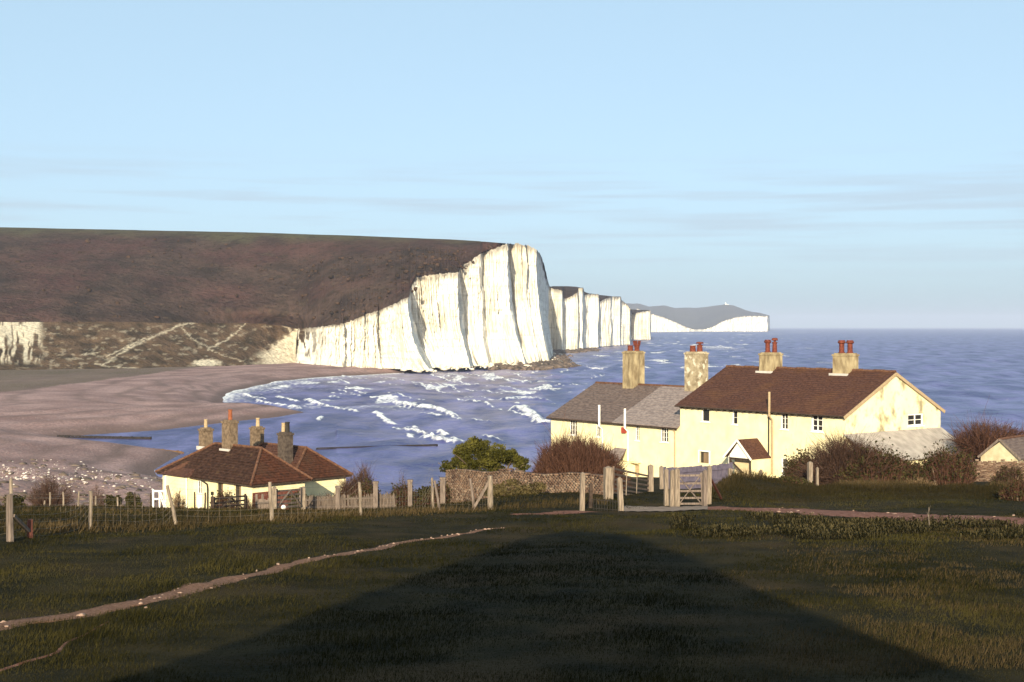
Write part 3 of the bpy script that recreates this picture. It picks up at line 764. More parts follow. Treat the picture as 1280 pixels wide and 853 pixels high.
f0 = W3(hb, np.full_like(hb, 411.5), hd - 900); f0[:, 2] = 4
s0 = W3(hb, hy + (fbm(hb * .3, 1.1, 3) - .5) * .8, hd)
hill_back("distant_hill", f0, s0, M["far_hill"], rows=14, bump=3, power=1.0, extra=((400, -10), (1500, -60)))
lt = thing("lighthouse", "tiny white lighthouse standing on the distant hill", "lighthouse", tuple(P(907, 381.8, 7890)))
MB().lathe(0, 0, [(4.2, -4), (3.8, 12)], 12).build("tower", M["white"], lt)
MB().lathe(0, 0, [(2.4, 12), (2.4, 15), (0.3, 17)], 10).build("lantern", M["white"], lt)
MB().box(4, 16, -4, 4, -4, 5).build("annexe", M["white"], lt)

# ------------------------------------------------------------------ scatter of stones
def rocks(name, pts, sizes, m, flat=0.6):
    ico = np.array([(0, 0, 1), (.894, 0, .447), (.276, .851, .447), (-.724, .526, .447), (-.724, -.526, .447), (.276, -.851, .447),
                    (.724, .526, -.447), (-.276, .851, -.447), (-.894, 0, -.447), (-.276, -.851, -.447), (.724, -.526, -.447), (0, 0, -1)])
    fi = np.array([(0, 1, 2), (0, 2, 3), (0, 3, 4), (0, 4, 5), (0, 5, 1), (1, 6, 2), (2, 7, 3), (3, 8, 4), (4, 9, 5), (5, 10, 1), (2, 6, 7), (3, 7, 8), (4, 8, 9), (5, 9, 10), (1, 10, 6), (6, 11, 7), (7, 11, 8), (8, 11, 9), (9, 11, 10), (10, 11, 6)])
    pts = np.asarray(pts, float); n = len(pts); sizes = np.asarray(sizes, float)
    v = ico[None] * (0.7 + 0.6 * R.random((n, 12, 1))) * sizes[:, None, None] * np.array([1, 1, flat])[None, None] * (0.7 + .6 * R.random((n, 1, 3)))
    v = v + pts[:, None, :]
    f = fi[None] + (np.arange(n) * 12)[:, None, None]
    o = mesh_np(name, v.reshape(-1, 3), f.reshape(-1, 3), m)
    o["kind"] = "stuff"
    return o
# dark boulders along the foot of the cliff
q = []; sz = []
foot_line = np.stack([base[:, 0], base[:, 1]], -1)
for k in range(1500):
    i = int(R.integers(np.searchsorted(c[:, 2], 612), NU - 1))
    off = R.random() ** 1.6 * 26
    x, y = base[i, 0] + 0.45 * off + R.normal() * 2, base[i, 1] - 0.75 * off + R.normal() * 3
    q.append((x, y, max(-.2, 1.6 - off * .07))); sz.append(0.5 + R.random() ** 3 * 2.6)
tag(rocks("boulders", q, sz, M["rock"]), "dark boulders and weed along the foot of the big white cliff", "boulders")
q = []; sz = []
for k in range(420):
    px_ = 690 + R.random() ** 1.3 * 55; py_ = 441 - (px_ - 690) * 0.06 + R.normal() * 1.1
    x, y = sea(px_, py_); q.append((x, y, .1)); sz.append(1 + R.random() ** 2 * 4)
tag(rocks("rock_shelf", q, sz, M["rock"], 0.25), "flat dark rock shelf reaching into the sea beyond the white headland", "rocks")
q = []; sz = []
for k in range(160):
    i = int(R.integers(np.searchsorted(c[:, 2], 500), NU - 1)); off = R.random() ** 2 * 14
    q.append((base[i, 0] + .4 * off, base[i, 1] - .8 * off, 2.2 - .05 * off)); sz.append(.5 + R.random() ** 3 * 2)
tag(rocks("chalk_blocks", q, sz, M["chalk_rock"]), "fallen white chalk blocks at the foot of the cliff", "rocks")
# pale stones strewn on the near shingle
q = []; sz = []
while len(q) < 1500:
    px_, py_ = R.uniform(-60, 215), R.normal(592, 17)
    if not 566 < py_ < 650 or R.random() > 0.25 + 0.75 * math.exp(-((py_ - 590 - 6 * math.sin(px_ * .03)) / 9) ** 2): continue
    x, y = sea(px_, py_, 3.3)
    z = beach_z(x, y)
    if z < 0.4: continue
    q.append((x, y, z)); sz.append(0.05 + R.random() ** 6 * 0.22)
tag(rocks("beach_stones", q, sz, M["beach_stone"]), "pale stones scattered over the near shingle bank", "stones")
q = []; sz = []
while len(q) < 500:
    px_, py_ = R.uniform(-60, 215), R.uniform(568, 640)
    x, y = sea(px_, py_, 3.3); z = beach_z(x, y)
    if z < .4: continue
    q.append((x, y, z)); sz.append(.15 + R.random() ** 3 * .7)
tag(rocks("beach_debris", q, sz, M["rock"], .4), "dark weed and driftwood lumps strewn over the near shingle", "debris")
# scrub dotted over the hillside
pick = R.integers(0, len(HPTS), 9000); hp = HPTS[pick]
kk = (XC + FPX * hp[:, 0] / hp[:, 1] < 590) & (fbm(hp[:, 0] * .02, hp[:, 1] * .02 + hp[:, 2] * .05, 3) > .47)
hp = hp[kk][:1500] + np.stack([R.normal(size=min(1500, kk.sum())) * 2, R.normal(size=min(1500, kk.sum())) * 2, np.full(min(1500, kk.sum()), .1)], -1)
tag(rocks("scrub", hp, .3 + R.random(len(hp)) ** 4 * 1.2, M["scrub"], .8), "low dark scrub dotted over the brown hillside above the beach", "scrub")
# stones on the path and the track
def path_stones(name, line, n, label, smax):
    cx, cy, w = line
    i = R.integers(0, len(cx), n)
    x = cx[i] + R.normal(size=n) * w[i] * .3; y = cy[i] + R.normal(size=n) * w[i] * .3
    s = 0.006 + R.random(n) ** 7 * smax
    tag(rocks(name, np.stack([x, y, ground_z(x, y) + .008], -1), s, M["flint"]), label, "stones")
path_stones("path_stones", path_line, 260, "small pale flints lying on the footpath across the grass", 0.05)
path_stones("track_stones", track_line, 500, "pale flints lying on the stony track to the houses", 0.06)

# ------------------------------------------------------------------ grass
def blades(name, x, y, h, w, m, lean=0.5, tint=None, zoff=0.0, wind=(0.25, 0.05)):
    n = len(x)
    z = ground_z(x, y) + zoff
    a = R.random(n) * math.pi
    dx, dy = np.cos(a) * w / 2, np.sin(a) * w / 2
    lx = (R.normal(size=n) * .5 * lean + wind[0]) * h; ly = (R.normal(size=n) * .5 * lean + wind[1]) * h
    v = np.stack([np.stack([x - dx, y - dy, z - .01], -1), np.stack([x + dx, y + dy, z - .01], -1), np.stack([x + lx, y + ly, z + h], -1)], 1)
    f = np.arange(n * 3).reshape(n, 3)
    if tint is None: tint = R.random(n)
    o = mesh_np(name, v.reshape(-1, 3), f, m, fattrs={"tint": tint})
    o["kind"] = "stuff"
    return o
def on_path(x, y):
    bad = np.zeros(len(x), bool)
    for cx, cy, w in (path_line, track_line):
        st = max(1, len(cx) // 120)
        d = poly_dist(x, y, np.stack([cx[::st], cy[::st]], -1))
        bad |= d < w.mean() * 0.42
    return bad
def turf_field(n, d0, d1, h0, h1, wd, name, label):
    d = d0 * (d1 / d0) ** R.random(n)
    b = np.where(R.random(n) < .84, R.uniform(-60, 1340, n), R.uniform(-700, 1980, n))
    x = (b - XC) / FPX * d
    keep = ~on_path(x, d)
    x, d = x[keep], d[keep]
    cl = fbm(x * .55, d * .55, 3); cl2 = fbm(x * .15 + 8, d * .15, 3)
    h = (h0 + (h1 - h0) * R.random(len(x)) ** 2) * (0.25 + 3.2 * np.maximum(cl - .36, 0) + .5 * R.random(len(x)) ** 6) * (0.6 + .8 * cl2)
    tint = np.clip((cl2 - .33) * 1.6 + (fbm(x * 1.7, d * 1.7, 2) - .5) * .7 + R.normal(size=len(x)) * .22, 0, 1)
    tag(blades(name, x, d, h, wd * d / 25, M["grass"], tint=tint), label, "grass")
turf_field(420000, 11.5, 62, 0.025, 0.075, 0.012, "grass", "short rough turf covering the foreground slope")
# longer tussocks on the right of the foreground
n = 60000
d = 14 * (44 / 14) ** R.random(n); b = R.uniform(820, 1340, n); x = (b - XC) / FPX * d
cl = fbm(x * .8 + 4, d * .8, 3); k = (cl > .5) & ~on_path(x, d) & (R.random(n) < sstep(800, 1250, b))
tag(blades("tussocks", x[k], d[k], .04 + .12 * (cl[k] - .45) * (R.random(k.sum()) + .4), .012 * d[k] / 25, M["longgrass"], tint=np.clip(.15 + R.random(k.sum()) * .5, 0, 1)), "tawny tussocks of longer grass at the right of the foreground slope", "grass")
# hedge-bank grass in front of the big houses
n = 42000
d = R.uniform(55, 72, n); b = R.uniform(886, 1330, n); x = (b - XC) / FPX * d
cl = fbm(x * .55, d * .35, 3); hh = (.05 + .30 * sstep(.3, .7, cl) * sstep(57, 63, d)) * (.5 + R.random(n)); k = ~on_path(x, d)
tag(blades("bank_grass", x[k], d[k], hh[k], .035, M["longgrass"], lean=.7, tint=np.clip((.85 * sstep(.5, .66, cl[k]) * sstep(59, 66, d[k])) * R.random(k.sum()) ** .7 + R.random(k.sum()) * .12, 0, 1)), "long pale grass on the hedge bank before the large house", "grass")
# coarse grass along the wire fence and down to the lower cottage
n = 52000
d = 36 * (84 / 36) ** R.random(n); b = R.uniform(-60, 760, n); x = (b - XC) / FPX * d
cl = fbm(x * .3 + 2, d * .3, 3)
fd = np.interp(b, [-60, 12, 112, 340, 450, 612, 760], [33, 34, 38, 41.5, 45.3, 49.7, 55])
near_f = np.exp(-((d - fd - .6) / 1.6) ** 2)
k = (d > fd - 2.0) & ((R.random(n) < .35) | (R.random(n) < near_f))
hh = (.05 + .13 * cl + .16 * near_f * R.random(n)) * (.6 + .7 * R.random(n))
tag(blades("fence_grass", x[k], d[k], hh[k], .03, M["longgrass"], lean=.6, tint=np.clip(.25 * near_f[k] + .5 * sstep(.5, .65, cl[k]) * R.random(k.sum()) + R.random(k.sum()) * .2, 0, 1)), "coarse grass growing along and behind the wire fence", "grass")
# nettles and docks this side of the track
n = 9000
b = R.uniform(840, 1300, n); d = 33.5 + 8.5 * R.random(n) - .5 * (b - 840) / 460
x = (b - XC) / FPX * d; cl = fbm(x * .5 + 1, d * .5, 3)
k = (cl > .46) & (R.random(n) < .7); x, d, cl = x[k], d[k], cl[k]
vs = []; tn = []
for j in range(5):
    a = R.random(len(x)) * 6.28; ln = .04 + .07 * R.random(len(x)); z0 = ground_z(x, d) + R.random(len(x)) * .16 * (cl - .25) * 2
    wv = ln * .32; cx_, sx_ = np.cos(a), np.sin(a)
    ox, oy = x + R.normal(size=len(x)) * .07, d + R.normal(size=len(x)) * .07
    up = (.5 + .9 * R.random(len(x))) * ln
    vs.append(np.stack([np.stack([ox, oy, z0], -1), np.stack([ox + cx_ * ln * .5 - sx_ * wv / 2, oy + sx_ * ln * .5 + cx_ * wv / 2, z0 + up], -1),
                        np.stack([ox + cx_ * ln, oy + sx_ * ln, z0 + up * .6], -1), np.stack([ox + cx_ * ln * .5 + sx_ * wv / 2, oy + sx_ * ln * .5 - cx_ * wv / 2, z0 + up], -1)], 1))
    tn.append(np.clip(R.random(len(x)) * .45 + (cl - .4) * 1.2, 0, 1))
v = np.concatenate(vs); tn = np.concatenate(tn)
tag(mesh_np("nettles", v.reshape(-1, 3), np.arange(len(v) * 4).reshape(-1, 4), M["weed"], fattrs={"tint": tn}), "bed of dull green nettles and docks beside the stony track", "weeds", kind="stuff")
stalk = thing("dead_stalk", "tall pale dead weed stalk rising from the nettles at the right", "plant", tuple(at(1163, 36.5)))
MB().tube([(0, 0, 0), (-.03, 0, .35), (-.02, .02, .62)], [.012, .009, .004], 5).build("stem", M["wood_pale"], stalk)
MB().tube([(-.02, .02, .5), (.02, .02, .66)], [.008, .003], 4).tube([(-.03, 0, .35), (-.08, 0, .5)], [.006, .002], 4).build("seed_head", M["wood_pale"], stalk)

# ------------------------------------------------------------------ buildings
class Frame:
    """a building's own axes: x along its front from left to right, y into it, z up"""
    def __init__(s, ox, oy, ang):
        s.o = Vector((ox, oy, 0)); s.a = ang
        s.x = Vector((math.cos(ang), math.sin(ang), 0)); s.y = Vector((-math.sin(ang), math.cos(ang), 0))
    def front(s, px, py, y0=0.0):
        r = Vector(((px - XC) / FPX, 1, (YH - py) / FPX))
        o = s.o + s.y * y0
        t = o.dot(s.y) / r.dot(s.y)
        p = r * t
        return (p - s.o).dot(s.x), EYE + p.z
    def side(s, px, py, x0):
        r = Vector(((px - XC) / FPX, 1, (YH - py) / FPX))
        o = s.o + s.x * x0
        t = o.dot(s.x) / r.dot(s.x)
        p = r * t
        return (p - s.o).dot(s.y), EYE + p.z

def wall_holes(mb, x0, x1, z0, z1, holes, y=0.0, depth=0.16, axis='x', flip=False):
    """a wall face in the plane y (or x when axis='y') with real openings and reveals"""
    xs_ = sorted({x0, x1, *[h[0] for h in holes], *[h[1] for h in holes]}); zs_ = sorted({z0, z1, *[h[2] for h in holes], *[h[3] for h in holes]})
    def pt(a, z, dpt=0.0):
        return (a, y + dpt, z) if axis == 'x' else (y - dpt, a, z)
    for i in range(len(xs_) - 1):
        for j in range(len(zs_) - 1):
            cx, cz = (xs_[i] + xs_[i + 1]) / 2, (zs_[j] + zs_[j + 1]) / 2
            if any(h[0] < cx < h[1] and h[2] < cz < h[3] for h in holes): continue
            mb.add([pt(xs_[i], zs_[j]), pt(xs_[i + 1], zs_[j]), pt(xs_[i + 1], zs_[j + 1]), pt(xs_[i], zs_[j + 1])], [(0, 1, 2, 3)])
    for a0, a1, b0, b1 in holes:
        mb.add([pt(a0, b0), pt(a1, b0), pt(a1, b1), pt(a0, b1), pt(a0, b0, depth), pt(a1, b0, depth), pt(a1, b1, depth), pt(a0, b1, depth)],
               [(0, 4, 5, 1), (1, 5, 6, 2), (2, 6, 7, 3), (3, 7, 4, 0)])

def window(parent, h, y=0.0, nx=2, ny=2, axis='x', fr=0.06, glass=None, sill=True, fm=None, sash=None, curtain=False):
    a0, a1, z0, z1 = h
    def bx(mb, A0, A1, D0, D1, Z0, Z1):
        if axis == 'x': mb.box(A0, A1, y + D0, y + D1, Z0, Z1)
        else: mb.box(y - D1, y - D0, A0, A1, Z0, Z1)
    mb = MB(); e = 0.003
    bx(mb, a0 + e, a0 + fr, .05, .12, z0 + e, z1 - e); bx(mb, a1 - fr, a1 - e, .05, .12, z0 + e, z1 - e)
    bx(mb, a0 + fr, a1 - fr, .05, .12, z0 + e, z0 + fr); bx(mb, a0 + fr, a1 - fr, .05, .12, z1 - fr, z1 - e)
    for i in range(1, nx):
        xm = a0 + (a1 - a0) * i / nx; w_ = fr * (.62 if nx < 4 or i == nx // 2 else .35)
        bx(mb, xm - w_ / 2, xm + w_ / 2, .055, .115, z0 + fr, z1 - fr)
    for j in range(1, ny):
        zm = z0 + (z1 - z0) * j / ny
        bx(mb, a0 + fr, a1 - fr, .065, .108, zm - fr * .2, zm + fr * .2)
    w = mb.build("window", fm or M["white"], parent)
    g = MB(); bx(g, a0 + .01, a1 - .01, .125, .155, z0 + .01, z1 - .01); g.build("pane", glass or M["glass"], w)
    if sill:
        s_ = MB(); bx(s_, a0 - .07, a1 + .07, -.09, .05, z0 - .07, z0 + .002); s_.build("sill", M["white"], w)
    return w

def roof_gable(name, x0, x1, D, ez, rz, m, parent, over=0.28, courses=14, nseg=24, thick=0.10, ya=0.0, seed=0):
    """stepped courses of tiles or slates on both slopes of a gabled roof"""
    xs_ = np.linspace(x0, x1, nseg + 1)
    half = D / 2
    slope = (rz - ez) / half
    prof = []
    n = courses
    lo = -over
    for side in (0, 1):
        for i in range(n):
            a = lo + (half - lo) * i / n; b = lo + (half - lo) * (i + 1) / n
            za, zb = ez + slope * a, ez + slope * b
            prof.append((a, za + thick * .5, side)); prof.append((b, zb + thick * .5 - .028, side))
    pf = [(a, z) for a, z, s_ in prof if s_ == 0]
    pb = [(D - a, z) for a, z, s_ in prof if s_ == 1][::-1]
    line = pf + [(half, rz + thick * .5)] + pb
    under = [(D + over, ez - slope * over - thick * .5), (half, rz - thick * .5), (-over, ez - slope * over - thick * .5)]
    ring = line + under
    N = len(ring)
    v = []
    for k, xv in enumerate(xs_):
        sag = (vnoise(k * .35 + seed, 1.7) - .5) * .06
        for j, (a, z) in enumerate(ring):
            v.append((xv, ya + a, z + sag + (vnoise(k * .9 + seed, j * .6) - .5) * .03))
    f = []
    for k in range(nseg):
        for j in range(N):
            j2 = (j + 1) % N
            f.append((k * N + j, (k + 1) * N + j, (k + 1) * N + j2, k * N + j2))
    f.append(tuple(range(N))); f.append(tuple(nseg * N + j for j in range(N - 1, -1, -1)))
    return mesh_np(name, np.array(v), f, m, parent)

def chimney(parent, cx, cy, w, dp, z0, z1, m, pots, flash=True):
    """pots: (dx, dy, height, radius, style)"""
    mb = MB(); x0, x1, y0, y1 = cx - w / 2, cx + w / 2, cy - dp / 2, cy + dp / 2
    mb.box(x0, x1, y0, y1, z0, z1 - .16)
    mb.box(x0 - .05, x1 + .05, y0 - .05, y1 + .05, z1 - .16, z1 - .03)
    mb.box(x0 + .06, x1 - .06, y0 + .06, y1 - .06, z1 - .03, z1 + .05)
    c_ = mb.build("chimney", m, parent)
    for dx, dy, h, r, st in pots:
        z = z1 + .05; p = MB(); X_, Y_ = cx + dx, cy + dy
        mt = M["pot"]
        if st == 'roll': p.lathe(X_, Y_, [(r * 1.1, z), (r * 1.1, z + .06), (r * .85, z + .08), (r * .82, z + h * .72), (r * 1.25, z + h * .78), (r * 1.25, z + h * .9), (r * 1.05, z + h * .92), (r * 1.05, z + h), (r * .8, z + h)])
        elif st == 'crown':
            p.lathe(X_, Y_, [(r, z), (r * .85, z + h * .2), (r * 1.0, z + h * .5), (r * 1.1, z + h * .55), (r * .9, z + h * .6), (r * .8, z + h * .62)])
            for k in range(5):
                a = 2 * math.pi * k / 5; p.bar((X_ + math.cos(a) * r * .9, Y_ + math.sin(a) * r * .9, z + h * .55), (X_ + math.cos(a) * r * 1.1, Y_ + math.sin(a) * r * 1.1, z + h), r * .5)
        elif st == 'cowl':
            p.lathe(X_, Y_, [(r, z), (r * .85, z + h * .6), (r * 1.05, z + h * .62), (r * 1.05, z + h * .7), (r * .6, z + h * .7)])
            p.lathe(X_, Y_, [(r * .5, z + h * .6), (r * .5, z + h * .8), (r * 1.3, z + h * .82), (r * 1.1, z + h * .97), (r * .3, z + h)])
        else: p.lathe(X_, Y_, [(r * 1.05, z), (r * .9, z + h * .85), (r * 1.05, z + h * .87), (r * 1.05, z + h), (r * .8, z + h)])
        if st == 'buff': mt = M["pot_buff"]
        if st == 'orange': mt = M["pot_orange"]
        if st == 'blackcowl': mt = M["black"]
        p.build("chimney_pot", mt, c_, smooth=False)
    if flash:
        f_ = MB(); f_.box(x0 - .03, x1 + .03, y0 - .03, y1 + .03, z0 - .02, z0 + .02); 
    return c_

# ---- the upper (right-hand) house
ANG = math.radians(-52)
cR, sR = math.cos(ANG), math.sin(ANG)
NEAR = Vector((22.3, 95.0, 0)); L_R = 15.6; D_R = 10.5
FR = Frame(NEAR.x - cR * L_R, NEAR.y - sR * L_R, ANG)
base_R = 12.6
eaveR, ridgeR = 17.18, 19.84
hr = thing("house", "large cream house with brown tiled roof, big gable and two short chimneys", "house", (FR.o.x, FR.o.y, 0), ANG)
def rect(fr_, x0, y0, x1, y1, yy=0.0):
    a0, _ = fr_.front(x0, (y0 + y1) / 2, yy); a1, _ = fr_.front(x1, (y0 + y1) / 2, yy)
    m_ = (x0 + x1) / 2
    return (a0, a1, fr_.front(m_, y1, yy)[1], fr_.front(m_, y0, yy)[1])
w1 = rect(FR, 877, 511.5, 887, 527.5); w2 = rect(FR, 915.5, 513.5, 922, 531); w3 = rect(FR, 976.5, 516.5, 985, 537); w4 = rect(FR, 1014.5, 518, 1029, 540)
dr = rect(FR, 874.5, 565, 886.5, 589.5); w5 = rect(FR, 977, 573, 984, 596)
dr = (dr[0], dr[1], base_R + .25, dr[3])
gy0, gz1 = FR.side(1135, 518, L_R); gy1, gz0 = FR.side(1154.5, 532, L_R)
gw = (gy0, gy1, gz0, gz1)
mb = MB()
wall_holes(mb, 0, L_R, base_R - 1.5, eaveR, [w1, w2, w3, w4, dr, w5])
mb.add([(0, 0, base_R - 1.5), (0, D_R, base_R - 1.5), (0, D_R, eaveR), (0, D_R / 2, ridgeR), (0, 0, eaveR)], [(0, 4, 3, 2, 1)])
mb.add([(0, D_R, base_R - 1.5), (L_R, D_R, base_R - 1.5), (L_R, D_R, eaveR), (0, D_R, eaveR)], [(0, 3, 2, 1)])
mb.build("wall", M["cream"], hr)
mb = MB(); wall_holes(mb, 0, D_R, base_R - 1.5, eaveR, [gw], y=L_R, axis='y')
mb.add([(L_R, 0, eaveR), (L_R, D_R, eaveR), (L_R, D_R / 2, ridgeR)], [(0, 1, 2)])
o = mb.build("gable_wall", M["gable"], hr); o["label"] = "broad cream gable wall with grey weathered patches"
window(hr, w1, nx=1, ny=1); window(hr, w2, nx=1, ny=2); window(hr, w3, nx=2, ny=3, fr=.05); window(hr, w4, nx=2, ny=3, fr=.10)
window(hr, w5, nx=1, ny=2); window(hr, gw, y=L_R, nx=2, ny=2, axis='y', fr=.10)
d_ = MB(); d_.box(dr[0] + .34, dr[1] - .2, .10, .15, dr[2], dr[3] - .08).build("door", M["door"], hr)
d_ = MB(); d_.box(dr[0] - .12, dr[0], -.03, .12, dr[2], dr[3] + .10); d_.box(dr[1], dr[1] + .12, -.03, .12, dr[2], dr[3] + .10); d_.box(dr[0], dr[1], -.03, .12, dr[3], dr[3] + .10)
d_.build("door_frame", M["white"], hr)
MB().box(dr[0] + .01, dr[1] - .01, .152, .17, dr[2], dr[3]).build("doorway", M["dark_in"], hr)
roof_gable("roof", -.22, L_R + .12, D_R, eaveR, ridgeR, M["tile"], hr, over=.32, courses=22, nseg=40)
rt = MB()
for k in range(34):
    x0 = -.2 + k * (L_R + .3) / 34
    rt.tube([(x0, D_R / 2, ridgeR + .02 + .02 * math.sin(k * 1.7)), (x0 + .44, D_R / 2, ridgeR + .02 + .02 * math.sin(k * 1.7))], .12, 7)
rt.build("ridge_tiles", M["ridge"], hr)["kind"] = "stuff"
# bargeboards, fascia, gutter
for nm, y0, y1 in (("bargeboard", -.34, D_R / 2), ("bargeboard", D_R + .34, D_R / 2)):
    sl = (ridgeR - eaveR) / (D_R / 2)
    z0 = eaveR - sl * .34
    MB().bar((L_R + .145, y0, z0 - .13), (L_R + .145, y1, ridgeR - .13), .04, .22).build(nm, M["pot_buff"], hr)
g = MB(); g.tube([(-.2, -.37, eaveR - .20), (L_R + .1, -.37, eaveR - .22)], .06, 7); g.build("gutter", M["wood_dark"], hr)
br = MB()
for k in range(24):
    x0 = .2 + k * (L_R - .3) / 24
    br.box(x0, x0 + .07, -.30, -.01, eaveR - .34, eaveR - .2)
br.build("eaves_brackets", M["wood_dark"], hr)["kind"] = "stuff"
# soil stack and rainwater pipes
vx, vz = FR.front(963.8, 490, -.25)
MB().tube([(vx, -.42, eaveR - .5), (vx, -.42, vz)], .085, 8).tube([(vx, -.42, eaveR - .5), (vx, -.12, eaveR - .75), (vx, -.12, base_R)], .07, 8).build("vent_pipe", M["pot_buff"], hr)
px_, _ = FR.front(961, 540, -.1)
MB().tube([(px_, -.36, eaveR - .2), (px_, -.1, eaveR - .4), (px_, -.1, base_R + .2)], .05, 6).build("downpipe", M["black"], hr)
# chimneys on the ridge
for (pxc, w_, dp_, top_y, pots) in ((963.5, 1.25, 1.2, 441.5, [(-.22, -.1, .95, .21, 'roll'), (.28, .12, 1.1, .19, 'cowl')]), (1057, 1.3, 1.25, 442.5, [(-.25, -.12, .92, .22, 'roll'), (.3, .12, .92, .22, 'roll')])):
    cx_, cz_ = FR.front(pxc, top_y, D_R / 2)
    chimney(hr, cx_, D_R / 2, w_, dp_, ridgeR - .75, cz_, M["stack"], pots)
    MB().box(cx_ - w_ / 2 - .22, cx_ + w_ / 2 + .1, D_R / 2 - dp_ / 2 - .16, D_R / 2 - dp_ / 2 - .003, ridgeR - .36, ridgeR - .20).build("flashing", M["lead"], hr)
# porch on the front
pa0, _ = FR.front(913, 580, -1.9); 
pxl, pzl = FR.front(907, 571, -1.9); pxr, pzr = FR.front(941, 571.5, -1.9); pxa, pza = FR.front(923.8, 549.8, -1.9)
pd = 1.9
pm = (pxl + pxr) / 2
mb = MB()
wl_, wr_ = pxl + .25, pxr - .08
mb.add([(wl_, -pd, pzl), (wr_, -pd, pzl), (pm, -pd, pza - .1)], [(0, 1, 2)])
o = mb.build("porch_gable", M["white"], hr)
MB().box(wr_ - .1, wr_, -pd + .05, -.003, base_R - .3, pzl - .02).build("porch_wall", M["cream"], hr)
MB().box(wl_, wl_ + .12, -pd + .05, -pd + .25, base_R - .3, pzl - .02).build("porch_pillar", M["white"], hr)
MB().box(wl_ + .13, wr_ - .12, -pd + .55, -pd + .60, base_R - .3, pzl - .06).build("porch_door", M["door_cream"], hr)
pf = MB(); pf.box(wr_ - .24, wr_ - .11, -pd + .03, -pd + .12, base_R - .3, pzl - .08); pf.box(wl_ + .13, wr_ - .24, -pd + .03, -pd + .12, pzl - .17, pzl - .06); pf.bar((wl_ + .15, -pd + .02, pzl - .2), (wl_ + .15 + (wr_ - wl_) * .55, -pd + .02, base_R + .1), .09); pf.box(wl_ + .1, wl_ + .18, -pd + .0, -pd + .08, pzl - .9, pzl + .35)
pf.build("porch_frame", M["wood_dark"], hr)
sl = (pza - pzl) / (pm - pxl)
for sgn, nm in ((-1, "porch_roof"), (1, "porch_roof")):
    xe = pxl if sgn < 0 else pxr
    mb = MB()
    for k in range(7):
        a, b2 = k / 7, (k + 1) / 7 + .03
        xa, xb = xe + (pm - xe) * a, xe + (pm - xe) * min(b2, 1)
        za, zb = pzl + (pza - pzl) * a, pzl + (pza - pzl) * min(b2, 1)
        mb.add([(xa, -pd - .18, za + .035), (xa, -.004, za + .035), (xb, -.004, zb + .01), (xb, -pd - .18, zb + .01), (xa, -pd - .18, za - .03), (xa, -.004, za - .03), (xb, -.004, zb - .05), (xb, -pd - .18, zb - .05)],
               [(0, 1, 2, 3), (7, 6, 5, 4), (0, 4, 5, 1), (2, 6, 7, 3), (0, 3, 7, 4), (1, 5, 6, 2)])
    mb.build(nm, M["tile"], hr)
bb_ = MB(); bb_.bar((pxl - .05, -pd - .20, pzl - .06), (pm, -pd - .20, pza - .03), .04, .14); bb_.bar((pxr + .05, -pd - .20, pzl - .06), (pm, -pd - .20, pza - .03), .04, .14); bb_.build("porch_bargeboard", M["white"], hr)
# lean-to against the gable: sheets one by one
lz1, lz0, lw = 15.75, 14.15, 2.7
lt_ = MB(); lt_.box(L_R + .003, L_R + lw - .2, .05, .15, base_R - 1, lz0 - .05); lt_.box(L_R + lw - .3, L_R + lw - .2, .15, D_R - .1, base_R - 1, lz0 - .05); lt_.box(L_R + .003, L_R + lw - .2, D_R - .1, D_R, base_R - 1, lz0)
lt_.build("lean_to_wall", M["cream"], hr)
ns = 9
for k in range(ns):
    y0, y1 = -.2 + k * (D_R + .3) / ns, -.2 + (k + 1) * (D_R + .3) / ns + .05
    for j in range(2):
        xa, xb = L_R + .02 + j * lw / 2, L_R + .02 + (j + 1) * lw / 2 + (.05 if j == 0 else .12)
        za, zb = lz1 + (lz0 - lz1) * j / 2 + (0.02 if j == 0 else 0), lz1 + (lz0 - lz1) * (j + 1 + (.04 if j == 0 else .09)) / 2 + (0.02 if j == 0 else 0)
        n_ = 8; vs = []; fs = []
        for i in range(n_ + 1):
            yy = y0 + (y1 - y0) * i / n_; dz = .02 * (i % 2) + .012 * (k % 2)
            vs += [(xa, yy, za + dz), (xb, yy, zb + dz), (xa, yy, za + dz - .015), (xb, yy, zb + dz - .015)]
        for i in range(n_):
            q_ = 4 * i; fs += [(q_, q_ + 1, q_ + 5, q_ + 4), (q_ + 2, q_ + 6, q_ + 7, q_ + 3), (q_ + 1, q_ + 3, q_ + 7, q_ + 5)]
        MB().add(vs, fs).build("roof_sheet", M["asbestos"], hr)

# ---- the lower (left-hand) terrace that joins on to it
L_L = 15.3; D_L = 10.4; eaveL, ridgeL, base_L = 15.5, 18.1, 11.2
FL = Frame(FR.o.x - cR * L_L, FR.o.y - sR * L_L, ANG)
hl = thing("house", "long low cream cottage terrace with slate roofs of two greys and tall chimneys", "house", (FL.o.x, FL.o.y, 0), ANG)
lw1 = rect(FL, 712, 525.5, 721, 544); lw2 = rect(FL, 745.2, 528, 750, 546.5); lw3 = rect(FL, 794.5, 532.5, 799.3, 551); lw4 = rect(FL, 826, 535, 835.5, 553); ld = rect(FL, 793, 581.5, 799.5, 596)
mb = MB(); wall_holes(mb, 0, L_L - .003, base_L - 2, eaveL, [lw1, lw2, lw3, lw4, ld])
mb.add([(0, 0, base_L - 2), (0, D_L, base_L - 2), (0, D_L, eaveL), (0, D_L / 2, ridgeL), (0, 0, eaveL)], [(0, 4, 3, 2, 1)])
mb.add([(0, D_L, base_L - 2), (L_L, D_L, base_L - 2), (L_L, D_L, eaveL), (0, D_L, eaveL)], [(0, 3, 2, 1)])
mb.build("wall", M["cream"], hl)
